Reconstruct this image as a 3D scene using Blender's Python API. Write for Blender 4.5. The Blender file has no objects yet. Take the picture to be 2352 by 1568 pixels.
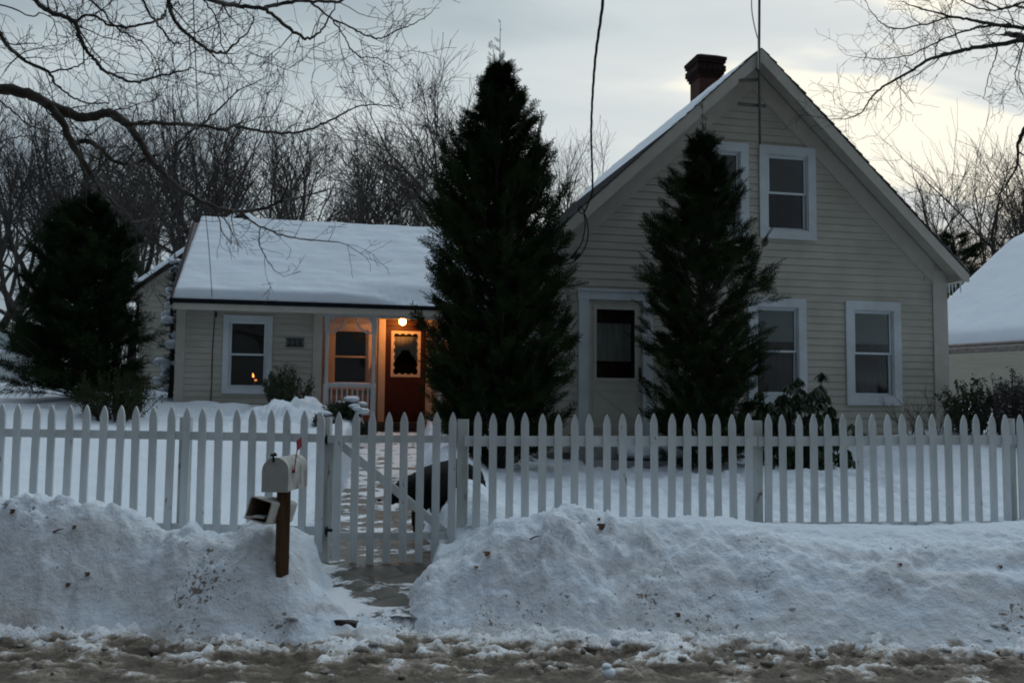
import bpy, math, random
import numpy as np
from mathutils import Vector, Matrix

S = bpy.context.scene
COL = S.collection
rad = math.radians

# ------------------------------------------------------------------ camera
F, CX, CY = 2100.0, 1176.0, 784.0
PITCH = math.atan(151 / 2100.0)
ROLL = 0.0091
CAM = np.array([0.0, 0.0, 1.6])
cam_data = bpy.data.cameras.new('camera')
cam = bpy.data.objects.new('camera', cam_data)
COL.objects.link(cam)
cam_data.sensor_width = 36.0
cam_data.lens = 36.0 * F / 2352.0
cam_data.clip_start = 0.05
cam_data.clip_end = 2000
CAMROT = Matrix.Rotation(math.pi / 2 + PITCH, 3, 'X') @ Matrix.Rotation(ROLL, 3, 'Z')
cam.matrix_world = Matrix.Translation(Vector(CAM)) @ CAMROT.to_4x4()
S.camera = cam
RM = np.array(CAMROT)

# ------------------------------------------------------------------ world: dusk sky with a cloud deck
SUN_AZ = rad(28.0)       # measured from +Y towards +X
SUN_EL = rad(4.0)
w = bpy.data.worlds.new("World")
S.world = w
w.use_nodes = True
nt = w.node_tree
N, L = nt.nodes, nt.links
N.clear()


def nd(tree, typ, **kw):
    n = tree.nodes.new(typ)
    for k, v in kw.items():
        setattr(n, k, v)
    return n


def ramp(tree, stops, interp='LINEAR'):
    r = tree.nodes.new('ShaderNodeValToRGB')
    r.color_ramp.interpolation = interp
    els = r.color_ramp.elements
    els[0].position, els[0].color = stops[0][0], (*stops[0][1], 1)
    els[1].position, els[1].color = stops[-1][0], (*stops[-1][1], 1)
    for p, c in stops[1:-1]:
        e = els.new(p)
        e.color = (*c, 1)
    return r


def math_node(tree, op, a, b=None, clamp=False):
    m = tree.nodes.new('ShaderNodeMath')
    m.operation = op
    m.use_clamp = clamp
    for i, v in enumerate((a, b)):
        if v is None:
            continue
        if isinstance(v, (int, float)):
            m.inputs[i].default_value = v
        else:
            tree.links.new(v, m.inputs[i])
    return m.outputs[0]


tc = nd(nt, 'ShaderNodeTexCoord')
nrm = nd(nt, 'ShaderNodeVectorMath', operation='NORMALIZE')
L.new(tc.outputs['Generated'], nrm.inputs[0])
sep = nd(nt, 'ShaderNodeSeparateXYZ')
L.new(nrm.outputs[0], sep.inputs[0])
# glow centre a little above the hidden sun
gx, gy, gz = math.sin(SUN_AZ) * math.cos(rad(11)), math.cos(SUN_AZ) * math.cos(rad(11)), math.sin(rad(11))
dot = nd(nt, 'ShaderNodeVectorMath', operation='DOT_PRODUCT')
L.new(nrm.outputs[0], dot.inputs[0])
dot.inputs[1].default_value = (gx, gy, gz)
d01 = math_node(nt, 'MULTIPLY_ADD', dot.outputs['Value'], 0.5)
d01.node.inputs[2].default_value = 0.5
# cloud coordinates on a flat deck overhead
zc = math_node(nt, 'ADD', math_node(nt, 'MAXIMUM', sep.outputs['Z'], 0.0), 0.22)
cu = math_node(nt, 'DIVIDE', sep.outputs['X'], zc)
cv = math_node(nt, 'DIVIDE', sep.outputs['Y'], zc)
cmb = nd(nt, 'ShaderNodeCombineXYZ')
L.new(cu, cmb.inputs[0])
L.new(cv, cmb.inputs[1])
n1 = nd(nt, 'ShaderNodeTexNoise')
n1.inputs['Scale'].default_value = 1.45
n1.inputs['Detail'].default_value = 5
n1.inputs['Roughness'].default_value = 0.5
n1.inputs['Distortion'].default_value = 0.35
mp = nd(nt, 'ShaderNodeMapping')
mp.inputs['Location'].default_value = (7.4, 2.1, 0.0)
mp.inputs['Rotation'].default_value = (0, 0, rad(-35))
mp.inputs['Scale'].default_value = (0.8, 1.5, 1)
L.new(cmb.outputs[0], mp.inputs[0])
L.new(mp.outputs[0], n1.inputs['Vector'])
# clouds push the light level along the ramp: thin places glow, thick ones go blue grey
nn = math_node(nt, 'SUBTRACT', n1.outputs['Fac'], 0.5)
lev = math_node(nt, 'MULTIPLY_ADD', nn, 0.33)
L.new(d01, lev.node.inputs[2])
rp = ramp(nt, [(0.0, (0.045, 0.056, 0.070)), (0.35, (0.095, 0.115, 0.140)), (0.55, (0.25, 0.295, 0.340)),
               (0.68, (0.28, 0.34, 0.40)), (0.78, (0.385, 0.465, 0.525)), (0.86, (0.58, 0.675, 0.72)), (0.92, (0.77, 0.85, 0.87)),
               (0.962, (0.85, 0.905, 0.91)), (0.985, (0.95, 0.985, 0.97)), (1.0, (1.28, 1.23, 1.06))])
L.new(lev, rp.inputs[0])
# warm band low on the horizon under the glow
low = math_node(nt, 'SUBTRACT', 1.0, math_node(nt, 'MULTIPLY', sep.outputs['Z'], 5.2), clamp=True)
near = math_node(nt, 'MULTIPLY_ADD', dot.outputs['Value'], 6.0, clamp=True)
near.node.inputs[2].default_value = -5.0
wf = math_node(nt, 'MULTIPLY', math_node(nt, 'MULTIPLY', low, near), 0.85)
mixw = nd(nt, 'ShaderNodeMixRGB', blend_type='MIX')
L.new(wf, mixw.inputs[0])
L.new(rp.outputs[0], mixw.inputs[1])
mixw.inputs[2].default_value = (1.0, 0.70, 0.34, 1)
# the clear evening sky above the deck
sky = nd(nt, 'ShaderNodeTexSky', sky_type='NISHITA')
sky.sun_disc = False
sky.sun_elevation = SUN_EL
sky.sun_rotation = SUN_AZ
sky.altitude = 100
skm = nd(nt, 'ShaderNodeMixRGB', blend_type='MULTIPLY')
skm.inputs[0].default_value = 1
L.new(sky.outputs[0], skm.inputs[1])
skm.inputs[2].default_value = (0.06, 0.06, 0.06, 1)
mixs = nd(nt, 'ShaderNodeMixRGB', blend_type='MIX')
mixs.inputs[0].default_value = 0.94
L.new(skm.outputs[0], mixs.inputs[1])
L.new(mixw.outputs[0], mixs.inputs[2])
bg = nd(nt, 'ShaderNodeBackground')
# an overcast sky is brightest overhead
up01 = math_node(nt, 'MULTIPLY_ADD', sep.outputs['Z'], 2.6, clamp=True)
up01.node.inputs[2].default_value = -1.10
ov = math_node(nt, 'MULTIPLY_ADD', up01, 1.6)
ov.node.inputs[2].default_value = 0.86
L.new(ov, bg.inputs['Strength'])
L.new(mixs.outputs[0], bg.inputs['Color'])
wo = nd(nt, 'ShaderNodeOutputWorld')
L.new(bg.outputs[0], wo.inputs['Surface'])

# ------------------------------------------------------------------ sun: almost gone, behind the cloud
sl = bpy.data.lights.new('sun', 'SUN')
sl.energy = 0.06
sl.angle = rad(20)
sl.color = (1.0, 0.82, 0.6)
so = bpy.data.objects.new('sun', sl)
COL.objects.link(so)
sd = Vector((-math.sin(SUN_AZ) * math.cos(SUN_EL), -math.cos(SUN_AZ) * math.cos(SUN_EL), -math.sin(SUN_EL)))
so.rotation_euler = sd.to_track_quat('-Z', 'Y').to_euler()

# ------------------------------------------------------------------ exposure
S.view_settings.view_transform = 'Standard'
S.view_settings.look = 'None'
S.view_settings.exposure = 0.0
S.view_settings.gamma = 1.0
S.view_settings.use_curve_mapping = False
S.render.engine = 'CYCLES'
S.cycles.use_denoising = True
S.cycles.filter_width = 1.9
S.cycles.max_bounces = 6
S.cycles.diffuse_bounces = 3
S.cycles.transparent_max_bounces = 12
S.cycles.caustics_reflective = False
S.cycles.caustics_refractive = False


# ================================================================== helpers
def ray(px, py):
    return RM @ np.array([(px - CX) / F, (CY - py) / F, -1.0])


def at(px, py, Y):
    d = ray(px, py)
    return CAM + d * (Y / d[1])


def interp(x, xs, ys):
    return np.interp(x, xs, ys)


def smooth(x, a, b):
    t = np.clip((np.asarray(x, float) - a) / (b - a), 0, 1)
    return t * t * (3 - 2 * t)


_rs = np.random.RandomState(7)
_perm = _rs.permutation(1024)
_grad = _rs.uniform(0, 2 * np.pi, 1024)
_grad = np.stack([np.cos(_grad), np.sin(_grad)], -1)


def pnoise(x, y):
    x = np.asarray(x, float)
    y = np.asarray(y, float)
    xi, yi = np.floor(x).astype(int), np.floor(y).astype(int)
    xf, yf = x - xi, y - yi
    u, v = xf * xf * xf * (xf * (xf * 6 - 15) + 10), yf * yf * yf * (yf * (yf * 6 - 15) + 10)

    def g(ix, iy, dx, dy):
        h = _perm[(_perm[ix & 1023] + iy) & 1023]
        gg = _grad[h]
        return gg[..., 0] * dx + gg[..., 1] * dy
    a = g(xi, yi, xf, yf)
    b = g(xi + 1, yi, xf - 1, yf)
    c = g(xi, yi + 1, xf, yf - 1)
    d = g(xi + 1, yi + 1, xf - 1, yf - 1)
    return (a * (1 - u) + b * u) * (1 - v) + (c * (1 - u) + d * u) * v


def chunks(x, y, seed=0):
    """broken blocks: a random height per irregular cell, falling off at the cell edge"""
    x = np.asarray(x, float)
    y = np.asarray(y, float)
    xi, yi = np.floor(x).astype(int), np.floor(y).astype(int)
    d1 = np.full(x.shape, 9.0)
    d2 = np.full(x.shape, 9.0)
    hv = np.zeros(x.shape)
    for dx in (-1, 0, 1):
        for dy in (-1, 0, 1):
            a, b = xi + dx, yi + dy
            h = _perm[(_perm[(a + seed) & 1023] + b) & 1023]
            px_, py_ = a + (h % 97) / 97.0, b + (h % 61) / 61.0
            d = np.hypot(x - px_, y - py_)
            nr = d < d1
            d2 = np.where(nr, d1, np.minimum(d2, d))
            hv = np.where(nr, (h % 113) / 113.0, hv)
            d1 = np.where(nr, d, d1)
    e = np.clip((d2 - d1) / 0.28, 0, 1)
    return hv * e * (2 - e)


def fbm(x, y, octs=4, gain=0.5):
    s, a, f = 0, 1.0, 1.0
    for i in range(octs):
        s = s + a * pnoise(x * f + 17.3 * i, y * f - 9.1 * i)
        a *= gain
        f *= 2.03
    return s


def new_mesh(name, V, faces_list):
    """V (n,3); faces_list: arrays of shape (m,k)."""
    me = bpy.data.meshes.new(name)
    V = np.asarray(V, np.float32)
    me.vertices.add(len(V))
    me.vertices.foreach_set('co', V.ravel())
    fl = [np.asarray(f, np.int32) for f in faces_list if len(f)]
    nl = sum(f.size for f in fl)
    npoly = sum(len(f) for f in fl)
    me.loops.add(nl)
    me.polygons.add(npoly)
    me.loops.foreach_set('vertex_index', np.concatenate([f.ravel() for f in fl]))
    tot = np.concatenate([np.full(len(f), f.shape[1], np.int32) for f in fl])
    st = np.concatenate([[0], np.cumsum(tot)[:-1]]).astype(np.int32)
    me.polygons.foreach_set('loop_start', st)
    me.polygons.foreach_set('loop_total', tot)
    me.update(calc_edges=True)
    return me


class MB:
    """collects boxes, prisms, tubes and raw polygons for one mesh"""

    def __init__(s):
        s.V, s.Fq, s.n, s.mi = [], {}, 0, 0
        s.M = {}

    def raw(s, V, F, m=0):
        V = np.asarray(V, float)
        F = np.asarray(F, int)
        if len(F) == 0:
            return s
        s.V.append(V)
        s.Fq.setdefault((F.shape[1], m), []).append(F + s.n)
        s.n += len(V)
        return s

    def box(s, a, b, m=0):
        (x0, y0, z0), (x1, y1, z1) = a, b
        x0, x1 = min(x0, x1), max(x0, x1)
        y0, y1 = min(y0, y1), max(y0, y1)
        z0, z1 = min(z0, z1), max(z0, z1)
        V = [(x0, y0, z0), (x1, y0, z0), (x1, y1, z0), (x0, y1, z0), (x0, y0, z1), (x1, y0, z1), (x1, y1, z1), (x0, y1, z1)]
        return s.raw(V, [(0, 3, 2, 1), (4, 5, 6, 7), (0, 1, 5, 4), (1, 2, 6, 5), (2, 3, 7, 6), (3, 0, 4, 7)], m)

    def obox(s, c, ax, ay, az, m=0):
        """box from centre and three half-axis vectors"""
        c, ax, ay, az = (np.array(q, float) for q in (c, ax, ay, az))
        V = [c - ax - ay - az, c + ax - ay - az, c + ax + ay - az, c - ax + ay - az,
             c - ax - ay + az, c + ax - ay + az, c + ax + ay + az, c - ax + ay + az]
        return s.raw(V, [(0, 3, 2, 1), (4, 5, 6, 7), (0, 1, 5, 4), (1, 2, 6, 5), (2, 3, 7, 6), (3, 0, 4, 7)], m)

    def prism(s, P, Q, m=0):
        """loft between two same-length 3D polygons, capped"""
        P, Q = np.array(P, float), np.array(Q, float)
        n = len(P)
        s.raw(np.concatenate([P, Q]), [(i, (i + 1) % n, n + (i + 1) % n, n + i) for i in range(n)], m)
        s.raw(P, [list(range(n))[::-1]], m)
        s.raw(Q, [list(range(n))], m)
        return s

    def tube(s, P, r, k=6, cap=True, m=0):
        P = np.asarray(P, float)
        n = len(P)
        r = np.broadcast_to(np.asarray(r, float), (n,))
        T = np.gradient(P, axis=0)
        T /= np.linalg.norm(T, axis=1, keepdims=True) + 1e-12
        ref = np.where(np.abs(T[:, 2:3]) > 0.85, np.array([[1.0, 0, 0]]), np.array([[0, 0, 1.0]]))
        if n > 1:
            mean = np.abs(T[:, 2]).mean()
            ref = np.array([[1.0, 0.13, 0]]) if mean > 0.7 else np.array([[0.05, 0.1, 1.0]])
            ref = np.broadcast_to(ref, T.shape)
        A = np.cross(T, ref)
        A /= np.linalg.norm(A, axis=1, keepdims=True) + 1e-12
        B = np.cross(T, A)
        th = np.arange(k) * 2 * np.pi / k
        V = P[:, None] + r[:, None, None] * (np.cos(th)[None, :, None] * A[:, None] + np.sin(th)[None, :, None] * B[:, None])
        V = V.reshape(-1, 3)
        i = np.arange(n - 1)[:, None] * k
        j = np.arange(k)[None]
        j2 = (j + 1) % k
        Fc = np.stack([i + j, i + j2, i + k + j2, i + k + j], -1).reshape(-1, 4)
        if cap and k > 3:
            base = s.n
            s.raw(V, Fc, m)
            s.Fq.setdefault((k, m), []).append(np.array([np.arange(k)[::-1] + base, np.arange(k) + base + (n - 1) * k]))
        else:
            s.raw(V, Fc, m)
        return s

    def ball(s, c, r, nu=10, nv=7, m=0, jit=0.0, rng=None):
        r = np.broadcast_to(np.asarray(r, float), (3,))
        V = [(0, 0, -1.0)]
        for i in range(1, nv):
            a = -math.pi / 2 + math.pi * i / nv
            for j in range(nu):
                b = 2 * math.pi * j / nu
                V.append((math.cos(a) * math.cos(b), math.cos(a) * math.sin(b), math.sin(a)))
        V.append((0, 0, 1.0))
        V = np.array(V)
        if jit:
            V = V * (1 + rng.uniform(-jit, jit, (len(V), 1)))
        V = V * r + np.array(c)
        T, Q = [], []
        for j in range(nu):
            j2 = (j + 1) % nu
            T.append((0, 1 + j2, 1 + j))
            T.append((len(V) - 1, 1 + (nv - 2) * nu + j, 1 + (nv - 2) * nu + j2))
            for i in range(nv - 2):
                Q.append((1 + i * nu + j, 1 + i * nu + j2, 1 + (i + 1) * nu + j2, 1 + (i + 1) * nu + j))
        base = s.n
        s.raw(V, Q, m)
        s.Fq.setdefault((3, m), []).append(np.array(T) + base)
        return s

    def mesh(s, name):
        keys = sorted(s.Fq.keys())
        fl = [np.concatenate(s.Fq[k]) for k in keys]
        me = new_mesh(name, np.concatenate(s.V), fl)
        mi = np.concatenate([np.full(len(f), k[1], np.int32) for f, k in zip(fl, keys)])
        me.polygons.foreach_set('material_index', mi)
        return me

    def build(s, name, mats, parent=None, smooth_=False, loc=None):
        return link(name, s.mesh(name), mats, parent, smooth_, loc)


FIT = None


def link(name, me, mats, parent=None, smooth_=False, loc=None):
    if not isinstance(mats, (list, tuple)):
        mats = [mats]
    if FIT:
        co = np.empty(len(me.vertices) * 3)
        me.vertices.foreach_get('co', co)
        me.vertices.foreach_set('co', refit(co.reshape(-1, 3), FIT).ravel())
        me.update()
    for m in mats:
        me.materials.append(m)
    me.polygons.foreach_set('use_smooth', np.full(len(me.polygons), bool(smooth_)))
    o = bpy.data.objects.new(name, me)
    COL.objects.link(o)
    if parent is not None:
        o.parent = parent
    if loc is not None:
        o.location = loc
    return o


def empty(name, loc=(0, 0, 0), rz=0.0):
    o = bpy.data.objects.new(name, None)
    COL.objects.link(o)
    o.location = loc
    o.rotation_euler = (0, 0, rz)
    o.empty_display_size = 0.2
    return o


def tag(o, label=None, cat=None, group=None, kind=None):
    if label:
        o['label'] = label
    if cat:
        o['category'] = cat
    if group:
        o['group'] = group
    if kind:
        o['kind'] = kind
    return o


# ------------------------------------------------------------------ materials
def mat(name, c1, c2=None, scale=8.0, rough=0.7, bump=0.0, bscale=40.0, stretch=(1, 1, 1), spec=0.3, metal=0.0, detail=4):
    m = bpy.data.materials.new(name)
    m.use_nodes = True
    t = m.node_tree
    b = t.nodes['Principled BSDF']
    b.inputs['Roughness'].default_value = rough
    b.inputs['Specular IOR Level'].default_value = spec
    b.inputs['Metallic'].default_value = metal
    co = nd(t, 'ShaderNodeTexCoord')
    mpn = nd(t, 'ShaderNodeMapping')
    mpn.inputs['Scale'].default_value = stretch
    t.links.new(co.outputs['Object'], mpn.inputs[0])
    if c2 is None:
        b.inputs['Base Color'].default_value = (*c1, 1)
    else:
        no = nd(t, 'ShaderNodeTexNoise')
        no.inputs['Scale'].default_value = scale
        no.inputs['Detail'].default_value = detail
        no.inputs['Roughness'].default_value = 0.62
        t.links.new(mpn.outputs[0], no.inputs['Vector'])
        r = ramp(t, [(0.33, c1), (0.67, c2)])
        t.links.new(no.outputs['Fac'], r.inputs[0])
        t.links.new(r.outputs[0], b.inputs['Base Color'])
    if bump:
        nb = nd(t, 'ShaderNodeTexNoise')
        nb.inputs['Scale'].default_value = bscale
        nb.inputs['Detail'].default_value = 4
        t.links.new(mpn.outputs[0], nb.inputs['Vector'])
        bp = nd(t, 'ShaderNodeBump')
        bp.inputs['Strength'].default_value = bump
        bp.inputs['Distance'].default_value = 0.01
        t.links.new(nb.outputs['Fac'], bp.inputs['Height'])
        t.links.new(bp.outputs[0], b.inputs['Normal'])
    return m


def emit(name, col, strength):
    m = bpy.data.materials.new(name)
    m.use_nodes = True
    t = m.node_tree
    t.nodes.clear()
    e = nd(t, 'ShaderNodeEmission')
    e.inputs[0].default_value = (*col, 1)
    e.inputs[1].default_value = strength
    o = nd(t, 'ShaderNodeOutputMaterial')
    t.links.new(e.outputs[0], o.inputs[0])
    return m


def glass_mat(name, tint=(0.93, 0.95, 0.95)):
    m = bpy.data.materials.new(name)
    m.use_nodes = True
    t = m.node_tree
    t.nodes.clear()
    fr = nd(t, 'ShaderNodeFresnel')
    fr.inputs[0].default_value = 1.7
    tr = nd(t, 'ShaderNodeBsdfTransparent')
    tr.inputs[0].default_value = (*tint, 1)
    gl = nd(t, 'ShaderNodeBsdfGlossy')
    gl.inputs['Roughness'].default_value = 0.03
    mx = nd(t, 'ShaderNodeMixShader')
    t.links.new(fr.outputs[0], mx.inputs[0])
    t.links.new(tr.outputs[0], mx.inputs[1])
    t.links.new(gl.outputs[0], mx.inputs[2])
    o = nd(t, 'ShaderNodeOutputMaterial')
    t.links.new(mx.outputs[0], o.inputs[0])
    return m


def snow_mat(name, dirt=False):
    m = bpy.data.materials.new(name)
    m.use_nodes = True
    t = m.node_tree
    b = t.nodes['Principled BSDF']
    b.inputs['Roughness'].default_value = 0.75
    b.inputs['Specular IOR Level'].default_value = 0.25
    geo = nd(t, 'ShaderNodeNewGeometry')
    pos = geo.outputs['Position']
    no = nd(t, 'ShaderNodeTexNoise')
    no.inputs['Scale'].default_value = 2.2
    no.inputs['Detail'].default_value = 4
    t.links.new(pos, no.inputs['Vector'])
    r = ramp(t, [(0.3, (0.74, 0.80, 0.87)), (0.7, (0.80, 0.855, 0.91))])
    t.links.new(no.outputs['Fac'], r.inputs[0])
    col = r.outputs[0]
    if dirt:
        sp = nd(t, 'ShaderNodeSeparateXYZ')
        t.links.new(pos, sp.inputs[0])
        # closeness to the road: 1 at y=6.0 -> 0 at y=7.4
        road = math_node(t, 'MULTIPLY_ADD', sp.outputs['Y'], -0.72, clamp=True)
        road.node.inputs[2].default_value = 5.30
        # broad sandy staining on the ploughed face
        st = nd(t, 'ShaderNodeTexNoise')
        st.inputs['Scale'].default_value = 1.0
        st.inputs['Detail'].default_value = 5
        mpn = nd(t, 'ShaderNodeMapping')
        mpn.inputs['Scale'].default_value = (1.3, 5.0, 6.5)
        t.links.new(pos, mpn.inputs[0])
        t.links.new(mpn.outputs[0], st.inputs['Vector'])
        stf = math_node(t, 'MULTIPLY_ADD', st.outputs['Fac'], 4.0, clamp=True)
        stf.node.inputs[2].default_value = -1.62
        stf = math_node(t, 'MULTIPLY', math_node(t, 'MULTIPLY', stf, road), 0.75)
        mx = nd(t, 'ShaderNodeMixRGB')
        t.links.new(stf, mx.inputs[0])
        t.links.new(col, mx.inputs[1])
        mx.inputs[2].default_value = (0.52, 0.47, 0.40, 1)
        col = mx.outputs[0]
        # slush brown creeping up the toe of the bank
        toe = math_node(t, 'MULTIPLY_ADD', sp.outputs['Y'], -2.4, clamp=True)
        toe.node.inputs[2].default_value = 15.35
        tn = nd(t, 'ShaderNodeTexNoise')
        tn.inputs['Scale'].default_value = 3.2
        tn.inputs['Detail'].default_value = 7
        tn.inputs['Roughness'].default_value = 0.68
        t.links.new(pos, tn.inputs['Vector'])
        tf = math_node(t, 'ADD', tn.outputs['Fac'], math_node(t, 'MULTIPLY', toe, 0.22))
        tf = math_node(t, 'MULTIPLY_ADD', tf, 9.0, clamp=True)
        tf.node.inputs[2].default_value = -5.1
        tf = math_node(t, 'MULTIPLY', math_node(t, 'MULTIPLY', tf, math_node(t, 'MULTIPLY', toe, 3.0, clamp=True)), 0.85)
        mx = nd(t, 'ShaderNodeMixRGB')
        t.links.new(tf, mx.inputs[0])
        t.links.new(col, mx.inputs[1])
        mx.inputs[2].default_value = (0.20, 0.155, 0.11, 1)
        col = mx.outputs[0]
        # brown grit specks thrown up by the plough
        for sc, th, amt, c in ((26.0, 0.69, 0.8, (0.12, 0.075, 0.045, 1)), (60.0, 0.70, 0.75, (0.18, 0.125, 0.075, 1))):
            vn = nd(t, 'ShaderNodeTexNoise')
            vn.inputs['Scale'].default_value = sc
            vn.inputs['Detail'].default_value = 1.5
            t.links.new(pos, vn.inputs['Vector'])
            bn = nd(t, 'ShaderNodeTexNoise')
            bn.inputs['Scale'].default_value = 1.9
            bn.inputs['Detail'].default_value = 3
            t.links.new(pos, bn.inputs['Vector'])
            bb = math_node(t, 'MULTIPLY_ADD', bn.outputs['Fac'], 0.75)
            bb.node.inputs[2].default_value = -0.40
            rr = math_node(t, 'MULTIPLY_ADD', road, 0.15)
            rr.node.inputs[2].default_value = -0.09
            v = math_node(t, 'ADD', math_node(t, 'ADD', vn.outputs['Fac'], bb), rr)
            f = math_node(t, 'MULTIPLY_ADD', v, 18.0, clamp=True)
            f.node.inputs[2].default_value = -18.0 * th
            f = math_node(t, 'MULTIPLY', f, amt)
            gate = math_node(t, 'MULTIPLY', road, 6.0, clamp=True)
            f = math_node(t, 'MULTIPLY', f, gate)
            mx = nd(t, 'ShaderNodeMixRGB')
            t.links.new(f, mx.inputs[0])
            t.links.new(col, mx.inputs[1])
            mx.inputs[2].default_value = c
            col = mx.outputs[0]
    t.links.new(col, b.inputs['Base Color'])
    nb = nd(t, 'ShaderNodeTexNoise')
    nb.inputs['Scale'].default_value = 19 if dirt else 7
    nb.inputs['Detail'].default_value = 7 if dirt else 3
    nb.inputs['Roughness'].default_value = 0.6
    t.links.new(pos, nb.inputs['Vector'])
    bp = nd(t, 'ShaderNodeBump')
    bp.inputs['Strength'].default_value = 0.8 if dirt else 0.3
    bp.inputs['Distance'].default_value = 0.03 if dirt else 0.02
    t.links.new(nb.outputs['Fac'], bp.inputs['Height'])
    t.links.new(bp.outputs[0], b.inputs['Normal'])
    return m


def slush_mat():
    m = bpy.data.materials.new('road_slush')
    m.use_nodes = True
    t = m.node_tree
    b = t.nodes['Principled BSDF']
    b.inputs['Roughness'].default_value = 0.6
    b.inputs['Specular IOR Level'].default_value = 0.35
    geo = nd(t, 'ShaderNodeNewGeometry')
    pos = geo.outputs['Position']
    sp = nd(t, 'ShaderNodeSeparateXYZ')
    t.links.new(pos, sp.inputs[0])
    no = nd(t, 'ShaderNodeTexNoise')
    no.inputs['Scale'].default_value = 1.0
    no.inputs['Detail'].default_value = 8
    no.inputs['Roughness'].default_value = 0.68
    mpn = nd(t, 'ShaderNodeMapping')
    mpn.inputs['Scale'].default_value = (4.0, 7.0, 7.0)
    t.links.new(pos, mpn.inputs[0])
    t.links.new(mpn.outputs[0], no.inputs['Vector'])
    # clods stay white on top
    hz = math_node(t, 'MULTIPLY_ADD', sp.outputs['Z'], 4.2)
    hz.node.inputs[2].default_value = -0.12
    v = math_node(t, 'ADD', no.outputs['Fac'], hz)
    r = ramp(t, [(0.34, (0.10, 0.078, 0.055)), (0.43, (0.21, 0.17, 0.128)), (0.49, (0.37, 0.325, 0.275)), (0.55, (0.66, 0.645, 0.625)), (0.64, (0.82, 0.84, 0.86))])
    t.links.new(v, r.inputs[0])
    fn = nd(t, 'ShaderNodeTexNoise')
    fn.inputs['Scale'].default_value = 70
    fn.inputs['Detail'].default_value = 3
    t.links.new(pos, fn.inputs['Vector'])
    f = math_node(t, 'MULTIPLY_ADD', fn.outputs['Fac'], 7.0, clamp=True)
    f.node.inputs[2].default_value = -3.9
    f = math_node(t, 'MULTIPLY', f, 0.7)
    mx = nd(t, 'ShaderNodeMixRGB')
    t.links.new(f, mx.inputs[0])
    t.links.new(r.outputs[0], mx.inputs[1])
    mx.inputs[2].default_value = (0.09, 0.065, 0.042, 1)
    t.links.new(mx.outputs[0], b.inputs['Base Color'])
    nb = nd(t, 'ShaderNodeTexNoise')
    nb.inputs['Scale'].default_value = 35
    nb.inputs['Detail'].default_value = 5
    t.links.new(pos, nb.inputs['Vector'])
    bp = nd(t, 'ShaderNodeBump')
    bp.inputs['Strength'].default_value = 0.7
    bp.inputs['Distance'].default_value = 0.02
    t.links.new(nb.outputs['Fac'], bp.inputs['Height'])
    t.links.new(bp.outputs[0], b.inputs['Normal'])
    return m


def path_mat():
    m = bpy.data.materials.new('path_stone')
    m.use_nodes = True
    t = m.node_tree
    b = t.nodes['Principled BSDF']
    b.inputs['Roughness'].default_value = 0.55
    geo = nd(t, 'ShaderNodeNewGeometry')
    pos = geo.outputs['Position']
    mpn = nd(t, 'ShaderNodeMapping')
    mpn.inputs['Scale'].default_value = (2.2, 4.2, 1.0)
    t.links.new(pos, mpn.inputs[0])
    st = nd(t, 'ShaderNodeTexNoise')
    st.inputs['Scale'].default_value = 5
    st.inputs['Detail'].default_value = 5
    t.links.new(pos, st.inputs['Vector'])
    r = ramp(t, [(0.3, (0.055, 0.05, 0.038)), (0.55, (0.11, 0.10, 0.08)), (0.75, (0.17, 0.15, 0.12))])
    t.links.new(st.outputs['Fac'], r.inputs[0])
    vo = nd(t, 'ShaderNodeTexVoronoi', feature='DISTANCE_TO_EDGE')
    vo.inputs['Scale'].default_value = 1.0
    t.links.new(mpn.outputs[0], vo.inputs['Vector'])
    wob = math_node(t, 'MULTIPLY_ADD', st.outputs['Fac'], 0.16)
    wob.node.inputs[2].default_value = -0.055
    jt = math_node(t, 'LESS_THAN', vo.outputs['Distance'], wob)
    mj = nd(t, 'ShaderNodeMixRGB')
    t.links.new(jt, mj.inputs[0])
    t.links.new(r.outputs[0], mj.inputs[1])
    mj.inputs[2].default_value = (0.045, 0.04, 0.03, 1)
    sn = nd(t, 'ShaderNodeTexNoise')
    sn.inputs['Scale'].default_value = 1.0
    sn.inputs['Detail'].default_value = 7
    sn.inputs['Roughness'].default_value = 0.66
    mp2 = nd(t, 'ShaderNodeMapping')
    mp2.inputs['Scale'].default_value = (2.4, 4.4, 1)
    mp2.inputs['Location'].default_value = (0.4, 1.1, 0)
    t.links.new(pos, mp2.inputs[0])
    t.links.new(mp2.outputs[0], sn.inputs['Vector'])
    sp = nd(t, 'ShaderNodeSeparateXYZ')
    t.links.new(pos, sp.inputs[0])
    far = math_node(t, 'MULTIPLY_ADD', sp.outputs['Y'], 0.022)
    far.node.inputs[2].default_value = -0.235
    fz = math_node(t, 'MULTIPLY_ADD', sp.outputs['Y'], -0.20)
    fx = math_node(t, 'MULTIPLY_ADD', sp.outputs['X'], -0.30)
    fx.node.inputs[2].default_value = -0.30 + 1.375
    t.links.new(fx, fz.node.inputs[2])
    far = math_node(t, 'MAXIMUM', far, fz)
    v = math_node(t, 'ADD', sn.outputs['Fac'], far)
    f = math_node(t, 'MULTIPLY_ADD', v, 22.0, clamp=True)
    f.node.inputs[2].default_value = -22.0 * 0.485
    mx = nd(t, 'ShaderNodeMixRGB')
    t.links.new(f, mx.inputs[0])
    t.links.new(mj.outputs[0], mx.inputs[1])
    mx.inputs[2].default_value = (0.78, 0.80, 0.82, 1)
    t.links.new(mx.outputs[0], b.inputs['Base Color'])
    bp = nd(t, 'ShaderNodeBump')
    bp.inputs['Strength'].default_value = 0.8
    bp.inputs['Distance'].default_value = 0.02
    t.links.new(f, bp.inputs['Height'])
    t.links.new(bp.outputs[0], b.inputs['Normal'])
    return m


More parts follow.
